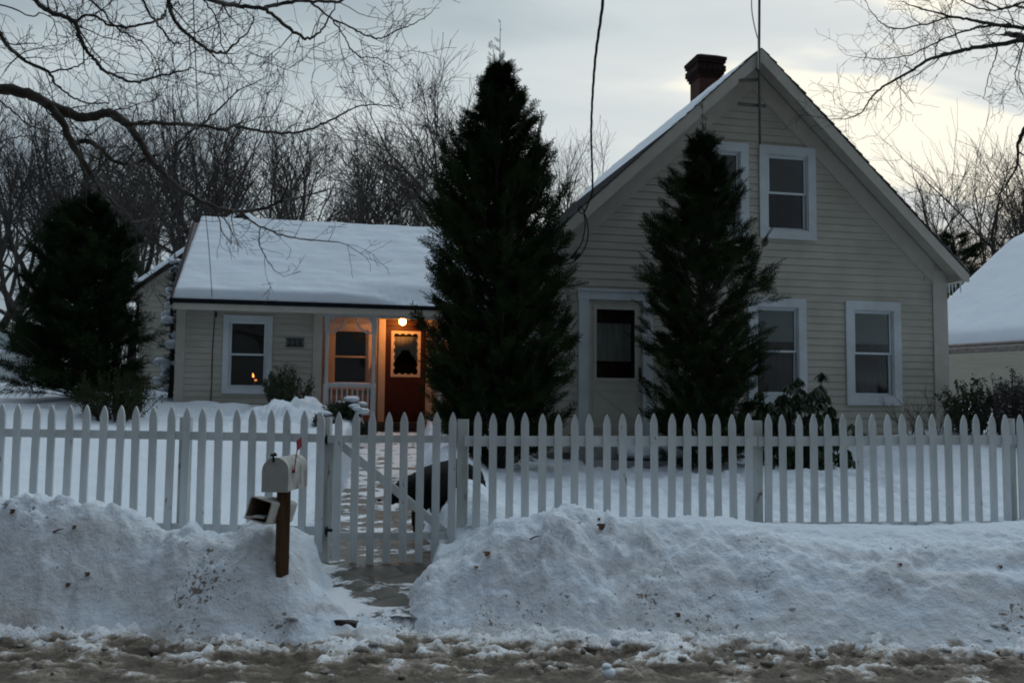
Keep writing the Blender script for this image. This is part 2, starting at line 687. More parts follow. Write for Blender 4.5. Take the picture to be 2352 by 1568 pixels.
def brick_mat():
    m = bpy.data.materials.new('brick')
    m.use_nodes = True
    t = m.node_tree
    b = t.nodes['Principled BSDF']
    b.inputs['Roughness'].default_value = 0.85
    co = nd(t, 'ShaderNodeTexCoord')
    sp = nd(t, 'ShaderNodeSeparateXYZ')
    t.links.new(co.outputs['Object'], sp.inputs[0])
    xy = math_node(t, 'ADD', sp.outputs['X'], sp.outputs['Y'])
    cb = nd(t, 'ShaderNodeCombineXYZ')
    t.links.new(xy, cb.inputs[0])
    t.links.new(sp.outputs['Z'], cb.inputs[1])
    br = nd(t, 'ShaderNodeTexBrick')
    br.inputs['Scale'].default_value = 1.0
    br.inputs['Brick Width'].default_value = 0.21
    br.inputs['Row Height'].default_value = 0.072
    br.inputs['Mortar Size'].default_value = 0.008
    br.inputs['Color1'].default_value = (0.115, 0.034, 0.022, 1)
    br.inputs['Color2'].default_value = (0.075, 0.022, 0.016, 1)
    br.inputs['Mortar'].default_value = (0.07, 0.05, 0.042, 1)
    t.links.new(cb.outputs[0], br.inputs['Vector'])
    t.links.new(br.outputs['Color'], b.inputs['Base Color'])
    bp = nd(t, 'ShaderNodeBump')
    bp.inputs['Strength'].default_value = 0.6
    bp.inputs['Distance'].default_value = 0.01
    t.links.new(br.outputs['Fac'], bp.inputs['Height'])
    bp.invert = True
    t.links.new(bp.outputs[0], b.inputs['Normal'])
    return m


def add_chips(m, col=(0.24, 0.21, 0.17), th=0.70, scale=22.0):
    t = m.node_tree
    b = t.nodes['Principled BSDF']
    src = b.inputs['Base Color'].links[0].from_socket
    geo = nd(t, 'ShaderNodeNewGeometry')
    mp_ = nd(t, 'ShaderNodeMapping')
    mp_.inputs['Scale'].default_value = (1, 1, 0.35)
    t.links.new(geo.outputs['Position'], mp_.inputs[0])
    no = nd(t, 'ShaderNodeTexNoise')
    no.inputs['Scale'].default_value = scale
    no.inputs['Detail'].default_value = 4
    t.links.new(mp_.outputs[0], no.inputs['Vector'])
    f = math_node(t, 'MULTIPLY_ADD', no.outputs['Fac'], 25.0, clamp=True)
    f.node.inputs[2].default_value = -25.0 * th
    big = nd(t, 'ShaderNodeTexNoise')
    big.inputs['Scale'].default_value = 1.4
    big.inputs['Detail'].default_value = 3
    t.links.new(geo.outputs['Position'], big.inputs['Vector'])
    r2 = ramp(t, [(0.3, (0.80, 0.80, 0.77)), (0.65, (1, 1, 1))])
    t.links.new(big.outputs['Fac'], r2.inputs[0])
    mu = nd(t, 'ShaderNodeMixRGB', blend_type='MULTIPLY')
    mu.inputs[0].default_value = 1
    t.links.new(src, mu.inputs[1])
    t.links.new(r2.outputs[0], mu.inputs[2])
    mx = nd(t, 'ShaderNodeMixRGB')
    t.links.new(f, mx.inputs[0])
    t.links.new(mu.outputs[0], mx.inputs[1])
    mx.inputs[2].default_value = (*col, 1)
    t.links.new(mx.outputs[0], b.inputs['Base Color'])


M = dict(
    siding=mat('siding_paint', (0.45, 0.42, 0.36), (0.515, 0.485, 0.42), 3.0, 0.6, 0.25, 30, (0.6, 0.6, 5.0)),
    siding_pale=mat('pale_siding_paint', (0.56, 0.53, 0.43), (0.62, 0.585, 0.48), 2.5, 0.6, 0.2, 30, (0.6, 0.6, 5.0)),
    cream=mat('cream_trim_paint', (0.455, 0.425, 0.367), (0.52, 0.49, 0.428), 4.0, 0.55, 0.2, 25, (1, 1, 1)),
    white=mat('white_trim_paint', (0.58, 0.63, 0.66), (0.66, 0.70, 0.73), 5.0, 0.5, 0.2, 30),
    picket=mat('white_picket_paint', (0.60, 0.64, 0.655), (0.72, 0.75, 0.76), 6.0, 0.55, 0.35, 35, (1.2, 1.2, 0.25)),
    picket_dirty=mat('weathered_post_paint', (0.44, 0.46, 0.44), (0.68, 0.71, 0.71), 5.0, 0.65, 0.4, 35, (1.5, 1.5, 0.3)),
    sash=mat('sash_paint', (0.60, 0.67, 0.70), (0.68, 0.73, 0.76), 6, 0.45),
    glass=glass_mat('window_glass'),
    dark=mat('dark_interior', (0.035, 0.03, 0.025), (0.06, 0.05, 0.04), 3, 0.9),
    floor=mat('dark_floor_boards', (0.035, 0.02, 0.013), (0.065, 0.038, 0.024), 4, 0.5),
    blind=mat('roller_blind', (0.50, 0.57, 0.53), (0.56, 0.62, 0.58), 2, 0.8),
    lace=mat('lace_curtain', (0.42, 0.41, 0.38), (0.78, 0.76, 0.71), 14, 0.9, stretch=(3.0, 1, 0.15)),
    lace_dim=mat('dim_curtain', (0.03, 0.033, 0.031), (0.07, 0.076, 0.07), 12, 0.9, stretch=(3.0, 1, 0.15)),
    shade=mat('grey_shade', (0.22, 0.23, 0.21), (0.27, 0.28, 0.26), 2, 0.85),
    screen=mat('insect_screen', (0.035, 0.035, 0.035), (0.05, 0.05, 0.05), 60, 0.9),
    redcloth=mat('dark_red_cloth', (0.06, 0.018, 0.014), (0.10, 0.03, 0.022), 8, 0.9, stretch=(2, 1, 0.4)),
    shingle=mat('dark_shingles', (0.035, 0.035, 0.037), (0.10, 0.095, 0.09), 12, 0.9, 0.6, 30, (1, 3, 3)),
    shingle_grey=mat('weathered_shingles', (0.16, 0.135, 0.12), (0.33, 0.29, 0.26), 9, 0.9, 0.6, 30, (1.2, 3, 4)),
    roofedge=mat('dark_roof_edge', (0.028, 0.018, 0.017), (0.05, 0.03, 0.027), 8, 0.7),
    gutter=mat('black_gutter', (0.010, 0.012, 0.016), (0.018, 0.02, 0.024), 8, 0.85, spec=0.05),
    snow=snow_mat('snow'),
    snow_road=snow_mat('roadside_snow', True),
    slush=slush_mat(),
    path=path_mat(),
    brick=brick_mat(),
    hollowstone=mat('hollow_dark_stone', (0.018, 0.013, 0.010), (0.045, 0.032, 0.024), 16, 0.6, 0.8, 25),  # shade of the hollow at the path foot put into the stone colour
    brickdark=mat('sooty_brick', (0.018, 0.010, 0.009), (0.04, 0.018, 0.015), 14, 0.9, 0.6, 30),
    concrete=mat('concrete', (0.22, 0.22, 0.21), (0.34, 0.34, 0.33), 5, 0.85, 0.4),
    doorcream=mat('cream_door_paint', (0.44, 0.42, 0.36), (0.50, 0.475, 0.41), 5, 0.5),
    doorred=mat('red_brown_door_paint', (0.05, 0.0125, 0.007), (0.075, 0.018, 0.009), 5, 0.45),
    doorframe=mat('white_door_frame', (0.66, 0.60, 0.52), (0.72, 0.66, 0.58), 6, 0.5),
    black=mat('black_metal', (0.012, 0.012, 0.013), (0.03, 0.03, 0.03), 20, 0.45),
    iron=mat('weathered_iron', (0.07, 0.075, 0.065), (0.14, 0.14, 0.125), 14, 0.6, metal=0.3),
    rubber=mat('black_cable_rubber', (0.010, 0.010, 0.012), (0.022, 0.022, 0.024), 30, 0.6),
    cablewhite=mat('white_cable', (0.6, 0.6, 0.6), (0.7, 0.7, 0.7), 10, 0.5),
    bark=mat('grey_brown_bark', (0.035, 0.030, 0.026), (0.085, 0.073, 0.062), 9, 0.9, 0.7, 25, (1, 1, 0.5)),
    bark_far=mat('grey_bark', (0.048, 0.042, 0.038), (0.092, 0.082, 0.074), 4, 0.9),
    bark_warm=mat('red_brown_bark', (0.060, 0.045, 0.032), (0.11, 0.08, 0.058), 4, 0.9),
    cedar=mat('cedar_foliage', (0.008, 0.019, 0.008), (0.036, 0.052, 0.018), 2.4, 0.9, detail=6, spec=0.06),
    pine=mat('pine_needles', (0.008, 0.018, 0.008), (0.026, 0.042, 0.016), 2.2, 0.9, detail=6, spec=0.06),
    yew=mat('yew_foliage', (0.016, 0.026, 0.009), (0.045, 0.058, 0.020), 4, 0.9, detail=5, spec=0.08),
    spruce=mat('blue_spruce_needles', (0.035, 0.062, 0.058), (0.07, 0.11, 0.105), 5, 0.7, detail=5),
    holly=mat('shrub_leaves', (0.022, 0.038, 0.014), (0.065, 0.085, 0.04), 9, 0.55, detail=5),
    rhodo=mat('leathery_leaves', (0.014, 0.03, 0.012), (0.04, 0.062, 0.026), 8, 0.4, detail=5),
    winterleaf=mat('purple_brown_leaves', (0.03, 0.022, 0.02), (0.06, 0.045, 0.038), 8, 0.6, detail=5),
    fur=mat('black_fur', (0.0035, 0.0032, 0.0032), (0.008, 0.0075, 0.0075), 30, 0.8, 0.6, 90, (1, 1, 1), spec=0.15),
    fur_tan=mat('dog_nose', (0.01, 0.009, 0.009), None, rough=0.3),
    post_wood=mat('treated_wood', (0.055, 0.026, 0.012), (0.105, 0.055, 0.027), 10, 0.8, 0.5, 40, (3, 3, 0.3)),
    mailbox=mat('white_painted_metal', (0.42, 0.43, 0.42), (0.50, 0.51, 0.50), 9, 0.4, 0.15, 20),
    mailbox_rust=mat('flaking_white_metal', (0.16, 0.15, 0.10), (0.62, 0.61, 0.59), 9, 0.6, 0.3, 20, (1, 1, 0.5)),
    flag=mat('red_flag_paint', (0.20, 0.012, 0.018), (0.27, 0.02, 0.026), 10, 0.5),
    tubewhite=mat('off_white_plastic', (0.50, 0.48, 0.43), (0.66, 0.64, 0.60), 7, 0.5),
    tubein=mat('brown_box_lining', (0.09, 0.076, 0.052), (0.15, 0.13, 0.09), 8, 0.8),  # inside of the box, darker and browner than its outside
    paper=mat('wet_newspaper', (0.5, 0.5, 0.48), (0.66, 0.66, 0.64), 20, 0.9),
    numiron=mat('black_numeral_iron', (0.018, 0.022, 0.02), None, rough=0.5),
    plate=mat('grey_number_plate', (0.10, 0.115, 0.105), (0.13, 0.145, 0.135), 12, 0.6),
    lampglass=emit('lit_globe', (1.0, 0.34, 0.065), 100.0),
    flame=emit('candle_bulb_glow', (1.0, 0.36, 0.08), 3.2),
    candle=mat('candle_plastic', (0.45, 0.20, 0.08), (0.5, 0.22, 0.09), 10, 0.5),
    shovel=mat('red_shovel_plastic', (0.26, 0.06, 0.035), (0.32, 0.075, 0.045), 6, 0.5),
    icicle=mat('ice', (0.75, 0.8, 0.85), None, rough=0.15, spec=0.6),
    leafbrown=mat('dead_leaf', (0.075, 0.032, 0.016), (0.14, 0.065, 0.03), 30, 0.8),
    car=mat('dark_car_paint', (0.012, 0.012, 0.016), (0.02, 0.02, 0.024), 5, 0.35, spec=0.5),
    carglass=mat('sky_pale_car_glass', (0.40, 0.47, 0.45), (0.55, 0.62, 0.60), 8, 0.5),  # pale reflection of sky and snow put into the glass colour
    tyre=mat('tyre_rubber', (0.012, 0.012, 0.012), None, rough=0.8),
)

add_chips(M['picket'], th=0.69)
add_chips(M['picket_dirty'], th=0.66)
add_chips(M['siding'], (0.30, 0.27, 0.22), th=0.735, scale=9.0)
add_chips(M['white'], (0.40, 0.40, 0.38), th=0.73, scale=14.0)

# where the house stands
TH = rad(12.0)
HO = at(1745, 900, 15.15)
HO[2] = 0.0
UX = np.array([math.cos(TH), math.sin(TH), 0])
VY = np.array([-math.sin(TH), math.cos(TH), 0])

# ================================================================== terrain
PX = np.array([-900, -300, 0, 73, 163, 190, 217, 283, 320, 363, 400, 483, 540, 583, 627, 680, 717, 743, 775, 930, 950, 1017, 1067, 1117, 1134, 1217, 1261, 1301, 1351, 1401, 1417, 1470, 1517, 1567, 1618, 1691, 1755, 1901, 2168, 2351, 2800, 3600])
PY = np.array([1150, 1160, 1158, 1135, 1146, 1162, 1152, 1175, 1192, 1212, 1225, 1225, 1235, 1215, 1203, 1238, 1258, 1278, 1300, 1325, 1314, 1283, 1247, 1230, 1205, 1190, 1176, 1161, 1176, 1188, 1203, 1198, 1196, 1187, 1192, 1194, 1200, 1204, 1206, 1196, 1200, 1200])
PYC = np.interp(PX, [-900, 600, 760, 950, 1100, 1450, 1700, 1900, 3600], [6.85, 6.9, 7.0, 7.05, 7.1, 7.15, 7.35, 7.5, 7.6])
_cr = np.array([at(a, b, c) for a, b, c in zip(PX, PY, PYC)])
CRX, CRZ, CRY = _cr[:, 0], _cr[:, 2], _cr[:, 1]


def path_c(y):
    return interp(y, [5.5, 6.6, 7.2, 7.6, 9, 13, 17.5], [-0.99, -0.99, -1.02, -1.08, -1.3, -1.75, -2.25])


def path_w(y):
    return interp(y, [5.5, 6.3, 6.6, 7.0, 7.3, 7.6, 9, 17], [0.22, 0.19, 0.20, 0.25, 0.33, 0.46, 0.42, 0.56])


def path_z(y):
    return interp(y, [6.3, 6.45, 6.6, 7.0, 7.6, 12, 17], [0.08, 0.10, 0.13, 0.22, 0.30, 0.62, 1.10])


def ground(x, y):
    x = np.asarray(x, float)
    y = np.asarray(y, float)
    yl = interp(y, [-100, 7, 7.7, 17.3, 30, 60, 200], [0.3, 0.42, 0.5, 1.5, 2.1, 3.2, 6])
    yl = yl + 0.25 * smooth(-x, 5, 8) * smooth(y, 10, 16)
    yr = interp(y, [-100, 7, 8, 14.3, 17, 30, 60, 200], [0.3, 0.5, 0.56, 0.78, 1.1, 1.9, 3.2, 6])
    yr = yr + 0.34 * smooth(x, 4.8, 7.3) * smooth(y, 11.5, 15.2)
    s = smooth(x, -2.6, 0.4)
    base = yl * (1 - s) + yr * s
    base = base + 0.035 * fbm(x * 0.7, y * 0.7, 3) + 0.012 * fbm(x * 4, y * 4, 3)
    # footprints and lumps in the trampled yard
    base = base + 0.085 * fbm(x * 2.9, y * 2.5, 4, 0.55) * smooth(x, -3, 0.5)
    # shovelled ridges along the path, pile by the porch
    off = x - path_c(y)
    hw = path_w(y)
    base = base + 0.30 * np.exp(-((off - hw - 0.42) / 0.30) ** 2) * smooth(y, 7.55, 8.0) * (1 - smooth(y, 12, 13.5))
    base = base + 0.10 * np.exp(-((off + hw + 0.3) / 0.25) ** 2) * smooth(y, 7.7, 8.6) * (1 - smooth(y, 14, 16))
    base = base + 0.36 * np.exp(-(((x + 3.75) / 0.75) ** 2 + ((y - 15.8) / 0.7) ** 2)) * (1 + 0.7 * fbm(x * 3, y * 3, 4))
    base = base + 0.20 * np.exp(-(((x + 5.2) / 1.0) ** 2 + ((y - 16.9) / 0.5) ** 2)) * (1 + 0.4 * fbm(x * 2.5, y * 2.5, 2))
    base = base + 0.10 * fbm(x * 2.1 + 3, y * 2.1, 4, 0.55) * smooth(-x, 1.8, 3) * np.exp(-((y - 15.6) / 1.2) ** 2)
    base = base + 0.16 * np.exp(-(((x - 5.6) / 0.5) ** 2 + ((y - 14.5) / 0.4) ** 2))
    # ploughed bank
    yc = interp(x, CRX, CRY)
    H = interp(x, CRX, CRZ)
    lowlip = np.exp(-((x + 1.08) / 0.34) ** 4)
    H = H * (1 - lowlip) + 0.10 * lowlip
    yt = 6.05 + 0.10 * fbm(x * 0.8 + 4, y * 0 + 2.2, 3) + 0.25 * np.exp(-((x + 1.02) / 0.35) ** 2) + 0.2 * np.exp(-((x + 2.75) / 0.3) ** 2)
    t = np.clip((yc - y) / (yc - yt), 0, 1)
    prof = np.where(t < 1, (0.5 + 0.5 * np.cos(np.pi * t ** 0.92)), 0)
    shelf = smooth(x, 0.9, 2.4)
    prof2 = interp(t, [0, 0.15, 0.42, 0.62, 0.8, 0.93, 1], [1, 0.97, 0.84, 0.62, 0.30, 0.08, 0])
    prof = prof * (1 - shelf) + prof2 * shelf
    front = -0.09 + (H + 0.09) * prof
    ramp_ = interp(y, [6.02, 6.22, 6.42, 6.62, 6.9], [-0.09, 0.03, 0.085, 0.125, 0.17])
    front = front * (1 - lowlip) + ramp_ * lowlip
    back = base + (H - base) * np.exp(-((y - yc) / 0.33) ** 2)
    z = np.where(y < yc, front, np.where(y < 9, back, base))
    amp = np.exp(-((y - 6.75) / 0.55) ** 2)
    rid = 0.5 - np.abs(fbm(x * 4.2 + 7, y * 4.2, 3, 0.55))
    lump = 0.10 * fbm(x * 2.2, y * 2.2 + 3, 5, 0.56) + 0.05 * np.abs(fbm(x * 6.5, y * 6.5, 4, 0.6)) + 0.035 * rid + 0.022 * fbm(x * 15, y * 15, 3, 0.6)
    lump2 = 0.035 * fbm(x * 1.3, y * 4.5, 5, 0.5) + 0.05 * fbm(x * 3.4, y * 4, 4, 0.6) + 0.015 * fbm(x * 14, y * 16, 3, 0.6)
    wx, wy = x + 0.12 * fbm(x * 4, y * 4, 2), y + 0.12 * fbm(x * 4 + 9, y * 4, 2)
    cm = np.clip(0.5 + 1.2 * fbm(x * 1.1 + 2, y * 1.4, 3), 0, 1)
    ck = cm * (0.115 * (chunks(wx * 4.2, wy * 4.2) - 0.3) + 0.05 * (chunks(wx * 9.5, wy * 9.5, 31) - 0.3))
    z = z + amp * ck * (1 - 0.45 * shelf)
    z = z + amp * (lump * (1 - 0.65 * shelf) + lump2 * shelf)
    z = z + 0.17 * np.exp(-(((x + 1.62) / 0.42) ** 2 + ((y - 6.55) / 0.24) ** 2))
    # no snow under the floors
    hu = (x - HO[0]) * UX[0] + (y - HO[1]) * UX[1]
    hv = (x - HO[0]) * VY[0] + (y - HO[1]) * VY[1]
    m1 = smooth(hv, 0.05, 0.2) * (hv < 5.4) * (hu > -3.75) * (hu < 3.45)
    m2 = smooth(hv, 4.24, 4.36) * (hv < 8.7) * (hu > -9.72) * (hu < -3.7)
    m3 = smooth(hv, 4.02, 4.12) * (hv < 5.0) * (hu > -7.08) * (hu < -3.95)
    m4 = smooth(hv, 9.45, 9.6) * (hv < 15) * (hu > -11.3) * (hu < -7)
    mm = np.maximum(np.maximum(m1, m2), np.maximum(m3, m4))
    z = z * (1 - mm) + np.minimum(z, 0.75) * mm
    # the path trench
    edge = off + (0.07 + 0.08 * (y < 7.5)) * fbm(x * 3 + 5, y * 3, 4, 0.6)
    inside = 1 - smooth(np.abs(edge), hw - 0.02, hw + 0.16)
    inside = inside * smooth(y, 6.58, 6.74) * (1 - smooth(y, 18.6, 18.9))
    z = z * (1 - inside) + np.minimum(z, path_z(y) - 0.06) * inside
    return z


def axis_pts(a, b, step, lo, hi, g=1.16):
    c = list(np.arange(a, b + 1e-6, step))
    s = step
    while c[-1] < hi:
        s *= g
        c.append(c[-1] + s)
    s = step
    pre = [c[0]]
    while pre[-1] > lo:
        s *= g
        pre.append(pre[-1] - s)
    return np.array(pre[:0:-1] + c)


def grid_mesh(name, xs, ys, zf, mats, smooth_=True):
    X, Y = np.meshgrid(xs, ys)
    Z = zf(X, Y)
    V = np.stack([X, Y, Z], -1).reshape(-1, 3)
    nx, ny = len(xs), len(ys)
    i = np.arange(ny - 1)[:, None] * nx + np.arange(nx - 1)[None]
    Q = np.stack([i, i + 1, i + nx + 1, i + nx], -1).reshape(-1, 4)
    return link(name, new_mesh(name, V, [Q]), mats, None, smooth_)


gx_ = axis_pts(-4.6, 4.9, 0.024, -160, 160)
gy1 = np.arange(5.75, 8.4, 0.021)
gy2 = axis_pts(8.4, 18.5, 0.07, 8.4, 420, 1.14)
gy0 = axis_pts(5.4, 5.72, 0.08, -60, 5.72, 1.4)
tag(grid_mesh('snow_ground', gx_, np.concatenate([gy0[gy0 < 5.74], gy1, gy2[gy2 > 8.41]]), ground, M['snow_road']),
    'deep snow covering the yard with a ploughed bank along the road', 'snow', kind='structure')


def road_z(x, y):
    near = smooth(y, 5.2, 6.25)
    a = 0.035 + 0.075 * near
    z = a * (0.9 * fbm(x * 2.4, y * 5.0, 5, 0.62) + 0.6 * np.abs(fbm(x * 8, y * 8, 4, 0.62)))
    z = z + 0.05 * smooth(y, 6.0, 6.4) - 0.015
    return z - 0.25 * smooth(y, 6.45, 6.7)


tag(grid_mesh('road', axis_pts(-4.2, 4.2, 0.026, -160, 160), np.concatenate([axis_pts(4.6, 4.7, 0.06, -4.5, 4.7, 1.3)[:-2], np.arange(4.72, 6.72, 0.022)]), road_z, M['slush']),
    'road covered in brown sandy slush at the foot of the bank', 'road', kind='structure')


def path_surface(x, y):
    near = 1 - smooth(y, 7.0, 8.2)
    return path_z(y) + (0.02 + 0.03 * near) * fbm(x * 3, y * 5, 4) + 0.014 * np.abs(fbm(x * 9, y * 9, 2))


ys = np.arange(6.55, 18.25, 0.045)
ts = np.linspace(-1.0, 1.0, 34)
PXg = path_c(ys)[:, None] + ts[None] * (path_w(ys)[:, None] + 0.22)
PYg = np.broadcast_to(ys[:, None], PXg.shape)
PZg = path_surface(PXg, PYg)
V = np.stack([PXg, PYg, PZg], -1).reshape(-1, 3)
i = np.arange(len(ys) - 1)[:, None] * 34 + np.arange(33)[None]
tag(link('path', new_mesh('path', V, [np.stack([i, i + 1, i + 35, i + 34], -1).reshape(-1, 4)]), M['path'], None, True),
    'stone path with patches of trodden snow leading to the porch', 'path', kind='structure')
kb = MB()  # stone block, its dark tone stands in for the shaded hollow under the snow
kb.prism([(-1.29, 6.40, -0.05), (-1.16, 6.37, -0.05), (-1.03, 6.39, -0.05), (-1.02, 6.52, -0.05), (-1.29, 6.52, -0.05)], [(-1.27, 6.43, 0.125), (-1.16, 6.40, 0.132), (-1.06, 6.42, 0.108), (-1.05, 6.52, 0.108), (-1.27, 6.52, 0.125)])
tag(kb.build('kerb', M['hollowstone']), 'stone step edge, coloured dark for the shaded hollow where the path meets the road', 'kerb', kind='structure')


def drop(px, py, y0=5.0, y1=25.0):
    """where the view ray through a pixel meets the snow"""
    d = ray(px, py)
    tt = np.arange(y0, y1, 0.01) / d[1]
    P = CAM[None] + d[None] * tt[:, None]
    g = ground(P[:, 0], P[:, 1])
    k = np.argmax(P[:, 2] < g)
    p = P[k].copy()
    p[2] = g[k]
    return p


def G(x, y):
    return float(ground(np.array([x]), np.array([y]))[0])


# ================================================================== the house


def refit(V, mode):
    V = np.array(V, float)
    if mode == 'main':
        V[..., 0] = 0.9762 * V[..., 0] - 0.00321 * V[..., 0] ** 2
    elif mode == 'wing':
        V[..., 0] -= 0.20
        V[..., 1] -= 0.40
    elif mode == 'shed':
        V[..., 0] -= 0.42
        V[..., 1] -= 0.40
    return V


def loc(u, v, z):
    u, v, z = refit(np.array([u, v, z]), 'wing' if v > 3.9 else 'main')
    return HO + UX * u + VY * v + np.array([0, 0, z])


def hit(px, py, v):
    d = ray(px, py)
    v = v - (0.40 if v > 3.9 else 0.0)
    t = (np.dot(HO - CAM, VY) + v) / np.dot(d, VY)
    p = CAM + d * t
    return float(np.dot(p - HO, UX)) + (0.20 if v > 3.5 else 0.0), float(p[2])


house = empty('house', HO, TH)
tag(house, 'cream clapboard cottage with steep gable and a low snow-roofed wing', 'house')


def siding(s0, s1, z0, z1, expo, opens, mapf, clip=None, lap=0.011):
    """clapboards on a vertical plane, with openings (s0,s1,z0,z1) left out"""
    mb = MB()
    brk = {round(z1, 4)}
    z = z0
    courses = []
    while z < z1 - 1e-4:
        courses.append((z, min(z + expo, z1)))
        z += expo
    for (a, b) in courses:
        cuts = sorted({a, b, *[q for o in opens for q in (o[2], o[3]) if a < q < b]})
        for za, zb in zip(cuts[:-1], cuts[1:]):
            mid = 0.5 * (za + zb)
            iv = [(s0, s1)]
            for o in opens:
                if o[2] < mid < o[3]:
                    nv = []
                    for (p, q) in iv:
                        if o[1] <= p or o[0] >= q:
                            nv.append((p, q))
                        else:
                            if o[0] > p:
                                nv.append((p, o[0]))
                            if o[1] < q:
                                nv.append((o[1], q))
                    iv = nv
            oa = 0.004 + lap * (1 - (za - a) / expo)
            ob = 0.004 + lap * (1 - (zb - a) / expo)
            for (p, q) in iv:
                pa, qa, pb, qb = p, q, p, q
                if clip:
                    la, ra = clip(za)
                    lb, rb = clip(zb)
                    pa, qa, pb, qb = max(p, la), min(q, ra), max(p, lb), min(q, rb)
                    if qb < pb:
                        pb = qb = 0.5 * (max(p, lb) + min(q, rb)) if pb - qb < 0.3 else None
                        if pb is None:
                            continue
                    if qa <= pa:
                        continue
                first = abs(za - a) < 1e-6
                gp_ = 0.004 if first and zb - za > 0.02 else 0.0
                if gp_:
                    mb.raw([mapf(pa, za - 0.004, -0.012), mapf(qa, za - 0.004, -0.012), mapf(qa, za + gp_ + 0.002, -0.012), mapf(pa, za + gp_ + 0.002, -0.012)], [(0, 1, 2, 3)])
                V = [mapf(pa, za + gp_, oa), mapf(qa, za + gp_, oa), mapf(qb, zb, ob), mapf(pb, zb, ob)]
                mb.raw(V, [(0, 1, 2, 3)])
                if first:
                    mb.raw([mapf(pa, za + gp_, -0.012), mapf(qa, za + gp_, -0.012), mapf(qa, za + gp_, oa), mapf(pa, za + gp_, oa)], [(0, 1, 2, 3)])
    return mb


def front_map(v):
    return lambda s, z, o: (s, v - o, z)


def left_map(u):
    return lambda s, z, o: (u - o, s, z)


def right_map(u):
    return lambda s, z, o: (u + o, s, z)


AU, AZ, PT = -0.10, 7.57, 0.9125     # roof apex (u, z) and pitch
UL, UR = -3.85, 3.66                 # main body walls


def win(parent, u0, u1, z0, z1, v, tw=0.15, sill=0.15, name='window', trim='white', upper=None, lower=None, glow=False):
    """double-hung window: casing, jambs, two sashes, panes, cloths behind"""
    m = MB()
    f = v - 0.042
    m.box((u0, f, z0 + sill), (u0 + tw, v + 0.01, z1 - tw))
    m.box((u1 - tw, f, z0 + sill), (u1, v + 0.01, z1 - tw))
    m.box((u0, f - 0.004, z1 - tw), (u1, v + 0.01, z1))
    m.box((u0, f - 0.004, z0), (u1, v + 0.01, z0 + sill))
    a0, a1, b0, b1 = u0 + tw, u1 - tw, z0 + sill, z1 - tw
    j = 0.022
    m.box((a0, v - 0.022, b0), (a0 + j, v + 0.13, b1))
    m.box((a1 - j, v - 0.022, b0), (a1, v + 0.13, b1))
    m.box((a0 + j, v - 0.022, b1 - j), (a1 - j, v + 0.13, b1))
    m.box((a0 + j, v - 0.022, b0), (a1 - j, v + 0.13, b0 + j))
    o = m.build(name, M[trim], parent)
    a0 += j
    a1 -= j
    b0 += j
    b1 -= j
    mid = 0.5 * (b0 + b1)
    for k, (za, zb, vv) in enumerate(((mid - 0.02, b1, v + 0.012), (b0, mid + 0.018, v + 0.052))):
        s = MB()
        r = 0.034
        s.box((a0, vv, za), (a0 + r, vv + 0.035, zb))
        s.box((a1 - r, vv, za), (a1, vv + 0.035, zb))
        s.box((a0 + r, vv - 0.002, zb - r), (a1 - r, vv + 0.035, zb))
        s.box((a0 + r, vv - 0.002, za), (a1 - r, vv + 0.035, za + r))
        s.build('sash', M['sash' if trim == 'white' else trim], o)
        g = MB()
        g.box((a0 + r, vv + 0.014, za + r), (a1 - r, vv + 0.018, zb - r))
        g.build('pane', M['glass'], o)
    if upper:
        b = MB()
        b.box((a0, v + 0.056, mid + (0.16 if upper == 'blind' else 0.03)), (a1, v + 0.062, b1))
        b.build('roller_blind' if upper == 'blind' else 'curtain', M['blind' if upper == 'blind' else 'shade'], o)
    if upper == 'blind':
        # scalloped lace valance hanging under the blind
        n = 41
        us = np.linspace(a0, a1, n)
        sc = 0.035 * np.abs(np.sin(np.linspace(0, 3 * np.pi, n)))
        vv = v + 0.105 + 0.008 * np.sin(np.linspace(0, 26 * np.pi, n))
        top = mid + 0.19 + sc
        V = np.concatenate([np.stack([us, vv, top], -1), np.stack([us, vv, np.full(n, b0 + 0.02)], -1)])
        mb = MB()
        k = np.arange(n - 1)
        mb.raw(V, np.stack([k, k + 1, k + 1 + n, k + n], -1))
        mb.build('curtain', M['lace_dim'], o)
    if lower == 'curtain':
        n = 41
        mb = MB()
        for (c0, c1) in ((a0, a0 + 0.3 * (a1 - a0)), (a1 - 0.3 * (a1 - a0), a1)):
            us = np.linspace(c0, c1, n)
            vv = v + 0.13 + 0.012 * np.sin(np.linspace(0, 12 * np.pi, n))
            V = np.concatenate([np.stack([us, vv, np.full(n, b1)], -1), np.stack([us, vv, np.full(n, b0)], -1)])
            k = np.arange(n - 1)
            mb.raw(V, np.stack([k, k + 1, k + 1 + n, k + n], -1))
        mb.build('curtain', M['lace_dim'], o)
    return o, (u0 + tw - 0.03, u1 - tw + 0.03, z0 + sill - 0.03, z1 - tw + 0.03)


FIT = 'main'
MZ0, MZ1 = 1.69, 3.46
opens = []
for (a, b, c, d, up, lo) in ((1.63, 2.72, MZ0, MZ1, 'blind', None), (-0.22, 0.87, MZ0, MZ1, 'blind', None),
                             (0.02, 1.09, 4.46, 6.05, 'curtain', None), (-1.25, -0.18, 4.46, 6.05, 'curtain', None)):
    o, op = win(house, a, b, c, d, 0.0, upper=up, lower='curtain')
    opens.append(op)
DU0, DU1, DZ0, DZ1 = -3.02, -2.07, 1.29, 3.33
opens.append((DU0, DU1, DZ0, DZ1))


def gable_clip(z):
    h = (AZ - 0.12 - z) / PT
    return AU - h, AU + h


